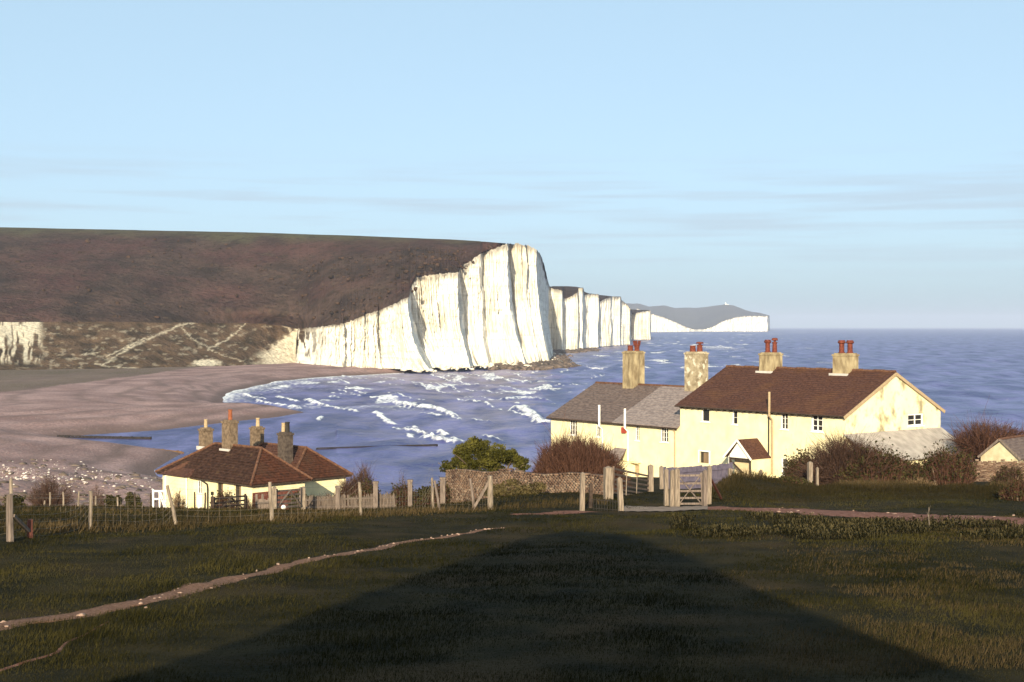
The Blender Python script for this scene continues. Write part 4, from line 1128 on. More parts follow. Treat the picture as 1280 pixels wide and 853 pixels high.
window(hl, lw1, nx=3, ny=3, fr=.05); window(hl, lw2, nx=2, ny=3, fr=.04); window(hl, lw3, nx=2, ny=3, fr=.04); window(hl, lw4, nx=3, ny=3, fr=.05)
MB().box(ld[0] + .02, ld[1] - .02, .08, .13, ld[2], ld[3] - .02).build("door", M["pot_buff"], hl)
MB().box(ld[0] - .25, ld[1] + .25, -.5, -.003, ld[3] + .18, ld[3] + .25).build("door_canopy", M["cream"], hl)
xsplit, _ = FL.front(768.5, 526, 0)
o = roof_gable("roof", -.25, xsplit - .003, D_L, eaveL, ridgeL, M["slate_dark"], hl, over=.28, courses=18, nseg=22, seed=5); o["label"] = "dark brown slate roof"
o = roof_gable("roof", xsplit, L_L - .02, D_L, eaveL + .02, ridgeL + .02, M["slate_pale"], hl, over=.30, courses=18, nseg=20, seed=9); o["label"] = "paler grey slate roof"
rt = MB()
for k in range(32):
    x0 = -.2 + k * (L_L - .1) / 32; rt.tube([(x0, D_L / 2, ridgeL + .03), (x0 + .46, D_L / 2, ridgeL + .03)], .11, 7)
rt.build("ridge_tiles", M["ridge"], hl)["kind"] = "stuff"
MB().tube([(-.2, -.34, eaveL - .20), (L_L - .05, -.34, eaveL - .23)], .06, 7).build("gutter", M["wood_dark"], hl)
for pxc, ytop_ in ((749.5, 506.5), (781.6, 511)):
    vx, vz = FL.front(pxc, ytop_, -.4)
    MB().tube([(vx, -.43, eaveL - .5), (vx, -.43, vz)], .09, 8).tube([(vx, -.43, eaveL - .5), (vx, -.1, eaveL - .8), (vx, -.1, base_L)], .06, 8).build("vent_pipe", M["white"], hl)
vx, _ = FL.front(843.5, 540, -.1)
MB().tube([(vx, -.34, eaveL - .2), (vx, -.1, eaveL - .5), (vx, -.1, base_L)], .055, 6).build("downpipe", M["pot_buff"], hl)
ax0, az1 = FL.front(777.6, 534.3, -.1); ax1, az0 = FL.front(782.2, 541.8, -.1)
MB().box(ax0, ax1, -.2, -.003, az0, az1).build("alarm_box", M["redpaint"], hl)
for (pxc, w_, top_y, mt, pots) in ((792, 1.3, 439.5, M["stack"], [(-.3, -.1, .45, .24, 'plain'), (.3, .1, .85, .24, 'crown')]), (870.5, 1.35, 440.5, M["stack_white"], [(-.3, -.1, .48, .24, 'plain'), (.28, .1, .78, .24, 'cowl')])):
    cx_, cz_ = FL.front(pxc, top_y, D_L / 2)
    chimney(hl, cx_, D_L / 2, w_, 1.3, ridgeL - .8, cz_, mt, pots)
# small outshut with a slate slope
ox0, oz0 = FL.front(751, 580, -1.2); ox1, _ = FL.front(779, 580, -1.2)
mb = MB(); oz_t = FL.front(770, 561, -.1)[1]; oz_b = FL.front(770, 578, -1.6)[1]
mb.box(ox0 + .1, ox1 - .1, -1.5, -.003, base_L - 1.5, oz_b - .03); mb.build("outshut_wall", M["cream"], hl)
MB().add([(ox0, -1.7, oz_b), (ox1, -1.7, oz_b), (ox1 - .9, -.005, oz_t), (ox0 + .4, -.005, oz_t), (ox0, -1.7, oz_b + .06), (ox1, -1.7, oz_b + .06), (ox1 - .9, -.005, oz_t + .06), (ox0 + .4, -.005, oz_t + .06)],
         [(0, 3, 2, 1), (4, 5, 6, 7), (0, 1, 5, 4), (1, 2, 6, 5), (3, 0, 4, 7)]).build("outshut_roof", M["slate_pale"], hl)

# ---- hip-roofed cottages by the shore
def hip_roof(name, L, D, ez, rz, inset_l, inset_r, m, m_end, parent, over=0.3, ya=0.0, courses=14):
    ev = [(-over, -over + ya, ez), (L + over, -over + ya, ez), (L + over, D + over + ya, ez), (-over, D + over + ya, ez)]
    r0, r1 = (inset_l, D / 2 + ya, rz), (L - inset_r, D / 2 + ya, rz)
    def slope(poly, nm, mt):
        """poly: eave a, eave b, ridge near b, ridge near a"""
        a, b, c_, d_ = [Vector(p) for p in poly]
        mb = MB(); n_ = courses
        for k in range(n_):
            t0, t1 = k / n_, (k + 1) / n_
            p0, p1 = a.lerp(d_, t0), b.lerp(c_, t0); q0, q1 = a.lerp(d_, t1), b.lerp(c_, t1)
            nn = (b - a).cross(d_ - a).normalized()
            lift = nn * .03
            seg = 10; vs = []; fs = []
            for i in range(seg + 1):
                s_ = i / seg; wob = nn * ((vnoise(k * .8 + L, i * .7) - .5) * .03)
                vs += [p0.lerp(p1, s_) + lift + wob, q0.lerp(q1, s_) + wob * .5, p0.lerp(p1, s_) - nn * .02]
            for i in range(seg):
                q_ = 3 * i; fs += [(q_, q_ + 3, q_ + 4, q_ + 1), (q_ + 2, q_ + 5, q_ + 3, q_)]
            mb.add(vs, fs)
        return mb.build(nm, mt, parent)
    slope([ev[0], ev[1], r1, r0], name, m)
    slope([ev[1], ev[2], r1, r1], name, m_end)
    slope([ev[2], ev[3], r0, r1], name, m)
    slope([ev[3], ev[0], r0, r0], name, m)
    h = MB()
    for a, b in ((r0, r1), (r0, ev[0]), (r0, ev[3]), (r1, ev[1]), (r1, ev[2])):
        a = Vector(a); b = Vector(b); n_ = max(3, int((b - a).length / .42))
        for k in range(n_):
            p0, p1 = a.lerp(b, k / n_), a.lerp(b, (k + 1.06) / n_); h.tube([p0 + Vector((0, 0, .02)), p1 + Vector((0, 0, .035))], .085, 6)
    h.build("hip_tiles", M["ridge"], parent)["kind"] = "stuff"
    MB().box(-over + .03, L + over - .03, -over + .03 + ya, D + over - .03 + ya, ez - .12, ez - .03).build("soffit", M["wood_dark"], parent)

A45 = math.radians(-45); c45 = math.cos(A45)
L_F, D_F = 9.6, 3.7
eF, rF = 13.97, 15.8
N1 = Vector((-14.84, 81.2, 0))
FF = Frame(N1.x - c45 * L_F, N1.y + c45 * L_F, A45)
bF = float(ground_z(N1.x - 3, N1.y + 3)) - .3
hf = thing("cottage", "front cream cottage by the shore with hipped red-brown roof and a low bay", "cottage", (FF.o.x, FF.o.y, 0), A45)
fw = rect(FF, 246, 596.5, 252, 606.5, -.0); o1 = rect(FF, 270.5, 602, 278.5, 640); o2 = rect(FF, 292.5, 605, 301, 640)
o1 = (o1[0], o1[1], bF + .2, eF - .16); o2 = (o2[0], o2[1], bF + .2, eF - .16)
fw = (fw[0], fw[1], eF - 1.0, eF - .22)
mb = MB(); wall_holes(mb, 0, L_F, bF - 1.5, eF - .04, [fw, o1, o2], depth=.1)
mb.add([(0, 0, bF - 1.5), (0, D_F, bF - 1.5), (0, D_F, eF - .04), (0, 0, eF - .04)], [(0, 3, 2, 1)])
mb.add([(0, D_F, bF - 1.5), (L_F, D_F, bF - 1.5), (L_F, D_F, eF - .04), (0, D_F, eF - .04)], [(0, 3, 2, 1)])
mb.add([(L_F, 0, eF - .5), (L_F, D_F, eF - .5), (L_F, D_F, eF - .04), (L_F, 0, eF - .04)], [(0, 1, 2, 3)])
mb.build("wall", M["cream"], hf)
MB().add([(L_F, 0, bF - 1.5), (L_F, D_F, bF - 1.5), (L_F, D_F, eF - .5), (L_F, 0, eF - .5)], [(0, 1, 2, 3)]).build("end_wall", M["wood_red"], hf)["label"] = "dull red end wall under the eaves"
window(hf, fw, nx=2, ny=2, fr=.035, sill=False)
# lower white-painted sash below it
MB().box(fw[0], fw[1], -.02, -.003, fw[2] - .95, fw[2] - .06).build("window_board", M["white"], hf)
for oo in (o1, o2):
    MB().box(oo[0] + .01, oo[1] - .01, .102, .13, oo[2], oo[3]).build("doorway", M["dark_in"], hf)
    MB().box(oo[0] + .62 * (oo[1] - oo[0]), oo[1] - .03, .06, .098, oo[2], oo[3] - .05).build("door", M["door"], hf)
MB().box(o1[0] - .42, o1[0] - .30, -.14, -.003, eF - .95, eF - .75).build("wall_lamp", M["black"], hf)
hip_roof("roof", L_F, D_F, eF, rF, 3.0, 1.75, M["tile_dark"], M["tile_red"], hf)
dp, _ = FF.front(259, 610, -.1)
MB().tube([(dp - .35, -.33, eF - .1), (dp - .05, -.1, eF - .35), (dp, -.1, eF - .6), (dp, -.1, bF)], .05, 6).build("downpipe", M["black"], hf)
# bay with boarded walls and its own hip
bx0, _ = FF.front(204, 610, -.6); bx1, _ = FF.front(233, 610, -.45)
by = -.45
mb = MB(); mb.box(bx0, bx1, by, -.003, bF - 1.5, eF - .03)
mb.build("bay_wall", M["cream"], hf)
n_ = int((eF - .1 - bF) / .2)
for k in range(n_):
    z0 = bF + k * (eF - .1 - bF) / n_
    b_ = MB(); b_.add([(bx0 + .04, by - .03, z0), (bx1 - .04, by - .03, z0), (bx1 - .04, by - .008, z0 + .19), (bx0 + .04, by - .008, z0 + .19), (bx0 + .04, by - .001, z0), (bx1 - .04, by - .001, z0), (bx1 - .04, by - .001, z0 + .19), (bx0 + .04, by - .001, z0 + .19)],
                [(0, 1, 2, 3), (0, 4, 5, 1), (1, 5, 6, 2), (3, 7, 4, 0), (2, 6, 7, 3)])
    b_.build("weatherboard", M["cream"], hf)
MB().box(bx0 - .05, bx0 + .04, by - .05, by - .001, bF, eF - .08).build("corner_board", M["white"], hf); MB().box(bx1 - .04, bx1 + .05, by - .05, by - .001, bF, eF - .08).build("corner_board", M["white"], hf)
br0 = (bx0 + .9, .55, eF + .78); br1 = (bx1 - .3, 1.0, eF + .80)
e0, e1 = (bx0 - .25, by - .28, eF + .004), (bx1 + .2, by - .28, eF + .004)
MB().add([e0, e1, br1, br0, (bx0 - .25, .9, eF + .004), (bx1 + .2, .6, eF + .004)], [(0, 1, 2, 3), (4, 0, 3), (1, 5, 2)]).build("bay_roof", M["tile"], hf)
for pxc, w_, ty, by_, mt, pots in ((257, .62, 535.5, D_F / 2, M["stack_brick"], [(0, 0, .5, .11, 'buff')]), (287, .82, 526, D_F / 2, M["stack_brick"], [(.05, 0, .62, .13, 'orange')])):
    cx_, cz_ = FF.front(pxc, ty, by_)
    ch = chimney(hf, cx_, by_, w_, .62 if w_ < .7 else .6, rF - .6, cz_, mt, pots)
    MB().box(cx_ - w_ / 2 - .1, cx_ + w_ / 2 + .1, by_ - .42, by_ - .31, rF - .42, rF - .20).build("flashing", M["lead"], hf)
# rear cottage
L_B, D_B, eB, rB = 7.6, 4.15, 13.6, 15.34
N2 = Vector((-13.45, 87.0, 0))
FB = Frame(N2.x - c45 * L_B, N2.y + c45 * L_B, A45)
bB = float(ground_z(N2.x, N2.y)) - .4
hb_ = thing("cottage", "rear cottage with hipped tiled roof half hidden behind the front cottage", "cottage", (FB.o.x, FB.o.y, 0), A45)
mb = MB(); mb.box(0, L_B, 0, D_B, bB - 1.5, eB - .125); mb.build("wall", M["cream"], hb_)
hip_roof("roof", L_B, D_B, eB, rB, 1.6, 1.35, M["tile"], M["tile_red"], hb_)
for pxc, w_, ty, by_, z0, mt, pots in ((321, .75, 534, D_B / 2, rB - .6, M["stack_brick"], [(.1, 0, .55, .13, 'buff')]), (356.5, .80, 541, .75, eB, M["stack_dark"], [(-.2, 0, .55, .13, 'buff'), (.15, .05, .62, .15, 'blackcowl')])):
    cx_, cz_ = FB.front(pxc, ty, by_)
    chimney(hb_, cx_, by_, w_, .6, z0, cz_, mt, pots)
# ---- shed at the right edge
AS = math.radians(-42)
sp_ = P(1226.5, 569.4, 88.0)
hs = thing("shed", "small pale gabled shed with dark slate roof behind a low brick wall", "shed", (sp_.x, sp_.y, 0), AS)
sw, sh, sd_ = 2.45, 1.02, 6.5
zE = sp_.z
def px_prism(mb, pts, y0, y1):
    n_ = len(pts); mb.add([(a, y0, z) for a, z in pts] + [(a, y1, z) for a, z in pts], [tuple(range(n_)), tuple(range(2 * n_ - 1, n_ - 1, -1))] + [(i, n_ + i, n_ + (i + 1) % n_, (i + 1) % n_) for i in range(n_)])
zg = float(ground_z(sp_.x, sp_.y)) - 1
mb = MB(); px_prism(mb, [(0, zg), (sw, zg), (sw, zE), (sw * .93, zE + .12), (sw / 2, zE + sh - .12), (.07 * sw, zE + .12), (0, zE)], 0, sd_); mb.build("wall", M["shedwall"], hs)
px = MB(); px.bar((-.12, -.1, zE - .12), (sw / 2 - .02, -.1, zE + sh + .02), .12, .13); px.bar((sw + .12, -.1, zE - .12), (sw / 2 + .02, -.1, zE + sh + .02), .12, .13); px.build("bargeboard", M["wood_grey"], hs)
for s_ in (-1, 1):
    xe = -.14 if s_ < 0 else sw + .14
    mb = MB()
    for k in range(8):
        a, b2 = k / 8, (k + 1) / 8
        xa, xb = xe + (sw / 2 - xe) * a, xe + (sw / 2 - xe) * b2; za, zb = zE - .12 + (sh + .12) * a, zE - .12 + (sh + .12) * b2
        mb.add([(xa, -.15, za + .06), (xa, sd_, za + .06), (xb, sd_, zb + .03), (xb, -.15, zb + .03), (xa, -.15, za), (xa, sd_, za), (xb, sd_, zb), (xb, -.15, zb)], [(0, 1, 2, 3), (0, 4, 5, 1), (4, 7, 6, 5), (0, 3, 7, 4)])
    mb.build("roof", M["slate_dark"], hs)
# the shed stands end-on; a second, longer range runs off to the right of it
MB().tube([(sw / 2, -.15, zE + sh + .05), (sw / 2, sd_, zE + sh + .05)], .08, 6).build("ridge_tiles", M["ridge"], hs)

# ------------------------------------------------------------------ walls of brick
def brick_wall(name, label, a, b, za, zb, thick, bw=.24, bh=.085, top_rag=0.12, step=()):
    """a brick wall whose coping runs from height za at a to zb at b"""
    a = Vector(a); b = Vector(b); ln = (b - a).length; ang = math.atan2(b.y - a.y, b.x - a.x)
    t_ = thing(name, label, "wall", (a.x, a.y, 0), ang)
    n_ = int(ln / bw); bv = []; bf = []; tn = []
    xsg = np.linspace(0, ln, 24)
    gz = ground_z(a.x + math.cos(ang) * xsg, a.y + math.sin(ang) * xsg)
    def topz(u):
        z = za + (zb - za) * u + .05 * math.sin(u * 17)
        for u0, u1, dz in step:
            if u0 <= u < u1: z += dz
        return z
    mb = MB()
    for k in range(len(xsg) - 1):
        z0 = min(gz[k], gz[k + 1]); u = xsg[k] / ln
        mb.box(xsg[k], xsg[k + 1] - .002, -thick / 2, thick / 2, z0 - .5, min(topz(u), topz(min(1, xsg[k + 1] / ln))) - .12)
    mb.build("core", M["mortar"], t_)
    fb = [(0, 3, 2, 1), (4, 5, 6, 7), (0, 1, 5, 4), (1, 2, 6, 5), (2, 3, 7, 6), (3, 0, 4, 7)]
    for i in range(n_):
        x = i * bw; g_ = float(np.interp(x, xsg, gz)); top_ = topz(x / ln); m_ = int((top_ - g_) / bh) + 1
        for j in range(m_):
            xo = x + ((j * .618) % 1.0) * bw + random.uniform(-.04, .04); pr = .006 + random.random() * .012
            if j == 0 and random.random() < top_rag: continue
            x0, x1, zz1 = xo + random.uniform(0, .012), xo + bw * random.choice((.9, .98, 1.0, 1.3)), top_ - j * bh + random.uniform(-.006, .006)
            zz0 = zz1 - bh + .010
            k0 = len(bv)
            y0, y1 = -thick / 2 - pr, (thick / 2 + .02 if j < 1 else -thick / 2 + .04)
            bv += [(x0, y0, zz0), (x1, y0, zz0), (x1, y1, zz0), (x0, y1, zz0), (x0, y0, zz1), (x1, y0, zz1), (x1, y1, zz1), (x0, y1, zz1)]
            bf += [tuple(k0 + q_ for q_ in f_) for f_ in fb]; tn += [random.random() ** 4 * .5] * 6
    o = mesh_np("bricks", np.array(bv), np.array(bf), M["brickwall"], t_, fattrs={"tint": tn}); o["kind"] = "stuff"
    return t_
brick_wall("garden_wall", "old red-brown brick garden wall below the green bush", P(560, 606, 72.5), P(757, 617, 60.5), P(560, 588.5, 72.5).z, P(757, 593, 60.5).z, .3, step=((.36, .44, .09), (0, .5, .04)))
brick_wall("garden_wall", "low red brick wall in front of the pale shed", P(1215, 585, 85.5), P(1300, 585, 84.0), P(1215, 575.5, 85.5).z, P(1300, 576, 84.0).z, .3)
# boarded wall by the gate, its shaded side put into the blue-grey colour
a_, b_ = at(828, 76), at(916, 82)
gw_ = thing("board_fence", "low boarded fence tinted blue-grey as shade between wicket gate and house porch", "fence", (a_.x, a_.y, 0), math.atan2(b_.y - a_.y, b_.x - a_.x))
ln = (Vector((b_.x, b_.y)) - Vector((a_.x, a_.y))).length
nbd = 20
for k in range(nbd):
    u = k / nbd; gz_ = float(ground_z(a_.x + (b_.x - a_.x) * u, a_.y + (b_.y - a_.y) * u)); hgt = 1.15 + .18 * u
    MB().box(u * ln, (u + 1 / nbd) * ln - .02, -.02 - .008 * (k % 2), .02, gz_ - .2, gz_ + hgt + random.uniform(-.03, .03)).build("board", M["shade_boards"], gw_)
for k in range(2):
    MB().bar((0, -.06, a_.z + .35 + .5 * k), (ln, -.06, b_.z + .45 + .55 * k), .04, .09).build("rail", M["shade_boards"], gw_)

# ------------------------------------------------------------------ fences, posts and gates
def post_mesh(base_, top_, r, m, parent, name="post", n=7, pointed=False):
    a = Vector(base_); b = Vector(top_)
    pts = [a - Vector((0, 0, .12)), a.lerp(b, .35) + Vector((random.uniform(-.01, .01), 0, 0)), a.lerp(b, .7) + Vector((random.uniform(-.012, .012), 0, 0)), b]
    rr = [r * 1.05, r, r * .95, r * .85]
    if pointed: pts.append(b + Vector((.01, 0, .07))); rr.append(r * .3)
    mb = MB().tube(pts, rr, n)
    return mb.build(name, m, parent)
def px_post(px0, y0, px1, y1, m, parent, r, name="post", d=None, pointed=False):
    """post from its foot pixel to its top pixel, standing on the ground"""
    g = hit(px0, y0) if d is None else at(px0, d)
    tp = P(px1, y1, g.y)
    return post_mesh(g, tp, r, m, parent, name, pointed=pointed), g, tp
wf = thing("wire_fence", "long wire netting fence on pale round posts across the grass slope", "fence", (0, 0, 0))
line = []
for (a, b_, c_, d_, mt, r) in [(12, 678, 11.5, 618, M["wood_grey"], .085), (112, 663, 113, 614, M["wood_pale"], .05), (220, 656, 208.5, 607, M["wood_pale"], .055), (340, 653, 337, 603, M["wood_pale"], .06), (451, 645, 449, 603, M["wood_pale"], .055),
                               (541.5, 637, 540, 597.5, M["wood_pale"], .05), (593.5, 638, 587.5, 598.5, M["wood_grey"], .055), (613, 638, 612.5, 595, M["wood_pale"], .10)]:
    o, g, tp = px_post(a, b_, c_, d_, mt, wf, r)
    line.append((g, tp))
o, g, tp = px_post(550, 640, 543, 601, M["wood_grey"], wf, .045)
o, g, tp = px_post(13.5, 676, 13, 601, M["wood_pale"], wf, .05, pointed=True)
MB().bar(P(593, 634, line[-1][0].y), P(611, 603, line[-1][0].y), .09).build("brace", M["wood_grey"], wf)
MB().bar(P(16, 645, line[0][0].y), P(35, 664, line[0][0].y + .8), .07).build("brace", M["wood_grey"], wf)
o, g, tp = px_post(37, 673, 37, 650, M["wood_red"], wf, .075, "stub_post")
# left continuation outside the frame
extra_l = hit(12, 678) + Vector((-4.5, -2.5, 0)); extra_l.z = float(ground_z(extra_l.x, extra_l.y))
line.insert(0, (extra_l, extra_l + Vector((0, 0, 1.15))))
net = MB()
for (g0, t0), (g1, t1) in zip(line[:-1], line[1:]):
    n_ = max(6, int((g1 - g0).length / .3))
    def pt(u, h_):
        x, y = g0.x + (g1.x - g0.x) * u, g0.y + (g1.y - g0.y) * u
        zz = float(ground_z(x, y)) if 0 < u < 1 else g0.z
        return Vector((x, y, zz + h_ - .06 * math.sin(u * math.pi)))
    for h_ in (.08, .25, .42, .6, .8, 1.02):
        net.tube([pt(u, h_) for u in np.linspace(0, 1, 7)], .0028, 3, False)
    for k in range(1, n_):
        net.tube([pt(k / n_, .08), pt(k / n_, .80)], .002, 3, False)
net.build("wire_netting", M["wire"], wf)["kind"] = "stuff"

# a five-bar gate in its own frame: x along the gate
def field_gate(parent, Lg, Hg, nb, m, style, tb=.075, gap=.1):
    zz = [gap + (Hg - gap) * (k / (nb - 1)) ** 1.15 for k in range(nb)]
    for z in zz:
        MB().box(.05, Lg - .05, -.018, .018, z - tb / 2, z + tb / 2).build("rail", m, parent)
    for x0 in (0, Lg - .07):
        MB().box(x0, x0 + .075, -.04, .04, gap - .06, Hg + .1).build("stile", m, parent)
    if style == 'up':
        pass
    elif style == 'x':
        MB().bar((.06, -.035, gap), (Lg - .06, -.035, Hg), .03, .075, (0, 1, 0)).build("brace", m, parent)
        MB().bar((.06, -.06, Hg), (Lg - .06, -.06, gap), .03, .075, (0, 1, 0)).build("brace", m, parent)
    else:
        MB().bar((.06, -.035, gap), (Lg * .55, -.035, Hg), .03, .075, (0, 1, 0)).build("brace", m, parent)
        MB().bar((Lg - .06, -.06, gap), (Lg * .5, -.06, Hg), .03, .075, (0, 1, 0)).build("brace", m, parent)
    if style == 'up':
        for u in (.33, .62):
            MB().box(Lg * u - .035, Lg * u + .035, -.05, -.02, gap - .05, Hg + .03).build("upright", M["wood_pale"], parent)
def gate_thing(label, a, b, Hg, nb, m, style):
    a = Vector(a); b = Vector(b)
    g = thing("gate", label, "gate", (a.x, a.y, a.z), math.atan2(b.y - a.y, b.x - a.x))
    hl2 = (Vector((b.x, b.y)) - Vector((a.x, a.y))).length
    g.rotation_euler = (0, -math.atan2(b.z - a.z, hl2), math.atan2(b.y - a.y, b.x - a.x))
    field_gate(g, hl2, Hg, nb, m, style)
    return g
def square_post(name, label, px, d, top_y, w, m, group=None, lean=0.0, cat="post"):
    g = at(px, d); tp = P(px + lean, top_y, d)
    t_ = thing(name, label, cat, tuple(g), 0.2, group)
    h_ = tp.z - g.z
    mb = MB(); a = w / 2
    dx = tp.x - g.x
    mb.add([(-a, -a, -.2), (a, -a, -.2), (a, a, -.2), (-a, a, -.2), (dx - a * .96, -a, h_), (dx + a * .9, -a * .9, h_ - .02), (dx + a * .9, a, h_), (dx - a, a * .9, h_ - .03)],
           [(0, 3, 2, 1), (4, 5, 6, 7), (0, 1, 5, 4), (1, 2, 6, 5), (2, 3, 7, 6), (3, 0, 4, 7)])
    mb.build("shaft", m, t_)
    c_ = MB(); c_.add([(dx - a * .97, -a * .97, h_), (dx + a * .9, -a * .9, h_ - .018), (dx + a * .9, a * .95, h_), (dx - a * .97, a * .9, h_ - .028), (dx, 0, h_ + .05)], [(0, 1, 4), (1, 2, 4), (2, 3, 4), (3, 0, 4)]); c_.build("top", m, t_)
    return t_
square_post("gate_post", "stout pale square post holding the open dark field gate", 760.5, 57.0, 584.5, .33, M["wood_pale"])
g0 = P(766, 619, 57.2); g1 = P(811, 625, 64)
gate_thing("dark weathered field gate standing open beside the stout pale post", g0, g1, 1.05, 6, M["wood_mid"], 'up')
square_post("post", "thin pale round-topped post left of the cattle grid, before the brick wall", 727.5, 50.0, 592, .16, M["wood_pale"], lean=1)
square_post("post", "pale leaning post at the right end of the low iron railing", 777, 49.6, 598, .17, M["wood_pale"], lean=-2.5)
square_post("post", "black stub post just behind the thin pale post", 738, 51.5, 605, .12, M["wood_dark"], lean=1)
# iron cattle-grid railing
ra, rb = at(739, 50.4), at(773, 50.0)
ir = thing("iron_railing", "low dark iron railing beside the cattle grid", "railing", tuple(ra), math.atan2(rb.y - ra.y, rb.x - ra.x))
lr = (Vector((rb.x, rb.y)) - Vector((ra.x, ra.y))).length
for k in range(11):
    MB().tube([(lr * k / 10, 0, -.05), (lr * k / 10, 0, .42)], .012, 5).build("bar", M["black"], ir)
MB().tube([(0, 0, .38), (lr, 0, .36)], .014, 5).build("rail", M["black"], ir); MB().tube([(0, 0, .08), (lr, 0, .06)], .014, 5).build("rail", M["black"], ir)
# concrete slab of the cattle grid
sl_v = []
nu_, nv_ = 24, 10
for j in range(nv_):
    for i in range(nu_):
        u, v_ = i / (nu_ - 1), j / (nv_ - 1); p0 = at(773 + 112 * u, 49.0 + 3.4 * v_); sl_v.append((p0.x, p0.y, p0.z + .03 + .01 * math.sin(i * 2.1 + j)))
sl_o = mesh_np("concrete_slab", np.array(sl_v), grid_faces(nv_, nu_), M["concrete"], smooth=True); sl_o["kind"] = "structure"
# wicket gate with cross braces, its posts
pl = [("gate_post", "left-most of the cluster of pale posts at the wicket gate", 833, 53.4, 587, .15, 0), ("gate_post", "middle post of the cluster at the left of the wicket gate", 840, 53.1, 588.5, .17, 1), ("gate_post", "right post of the cluster, hinging the wicket gate", 846.5, 53.0, 586.5, .18, 0),
      ("gate_post", "front grey post at the right end of the wicket gate", 881.5, 52.6, 588.5, .15, 0), ("gate_post", "tall pale post behind the right end of the wicket gate", 886, 53.6, 583.5, .16, 1)]
for nm, lb, px_, d_, ty, w_, le in pl: square_post(nm, lb, px_, d_, ty, w_, M["wood_pale"] if "grey" not in lb else M["wood_grey"], "posts of the wicket gate", le)
g0 = at(848, 53.0); g1 = at(880, 52.7)
gate_thing("small grey wicket gate with crossed braces between two pale posts", g0, g1, 1.15, 5, M["wood_grey"], 'x')
b0, b1 = at(888, 53.6), at(902, 55.5)
st = thing("strut", "dark slanting strut leaning from the tall gate post down to the bank", "strut", tuple(b0))
MB().bar((0, 0, 1.0), (b1.x - b0.x, b1.y - b0.y, b1.z - b0.z + .1), .07).build("bar", M["wood_red"], st)
square_post("post", "pale post standing behind the open field gate", 813.5, 64, 582, .22, M["wood_pale"])
square_post("post", "narrow pale post between field gate and wicket gate", 827, 66, 583.5, .16, M["wood_pale"])
square_post("post", "pale post at the right end of the shade-tinted boarded fence", 913, 72, 586, .2, M["wood_pale"])
square_post("post", "grey post on the bank in front of the porch side wall", 951.5, 70, 588, .14, M["wood_grey"])
square_post("post", "tall pale post in the dark gap under the windswept bush", 1013, 74, 578, .24, M["wood_pale"])
square_post("post", "short pale post just right of the one under the windswept bush", 1022, 74, 585, .12, M["wood_pale"])
# garden gates by the lower cottage
g0 = P(266, 647, 63.0); g1 = P(306, 642, 66.0)
gate_thing("dark garden gate in front of the lower cottage", g0 , g1, .80, 5, M["wood_dark"], 'd')
square_post("gate_post", "dark post at the left of the dark garden gate", 265, 62.9, 621.5, .16, M["wood_dark"]); square_post("gate_post", "dark post at the right of the dark garden gate", 307, 66.2, 620.5, .16, M["wood_dark"])
g0 = P(344, 638, 63.5); g1 = P(375, 635, 65.5)
gate_thing("pale grey field gate right of the lower cottage", g0, g1, .84, 5, M["wood_grey"], 'd')
square_post("gate_post", "pale post at the left of the grey field gate", 342.5, 63.3, 609.5, .2, M["wood_pale"]); square_post("gate_post", "pale post at the right of the grey field gate", 378.5, 65.8, 609.5, .22, M["wood_pale"])
st_ = P(354, 637, 61.5)
ws = thing("stone", "white round stone lying by the grey field gate", "stone", tuple(st_)); MB().lathe(0, 0, [(.05, -.02), (.10, .04), (.11, .09), (.07, .16), (.03, .18)], 8).build("body", M["white"], ws)
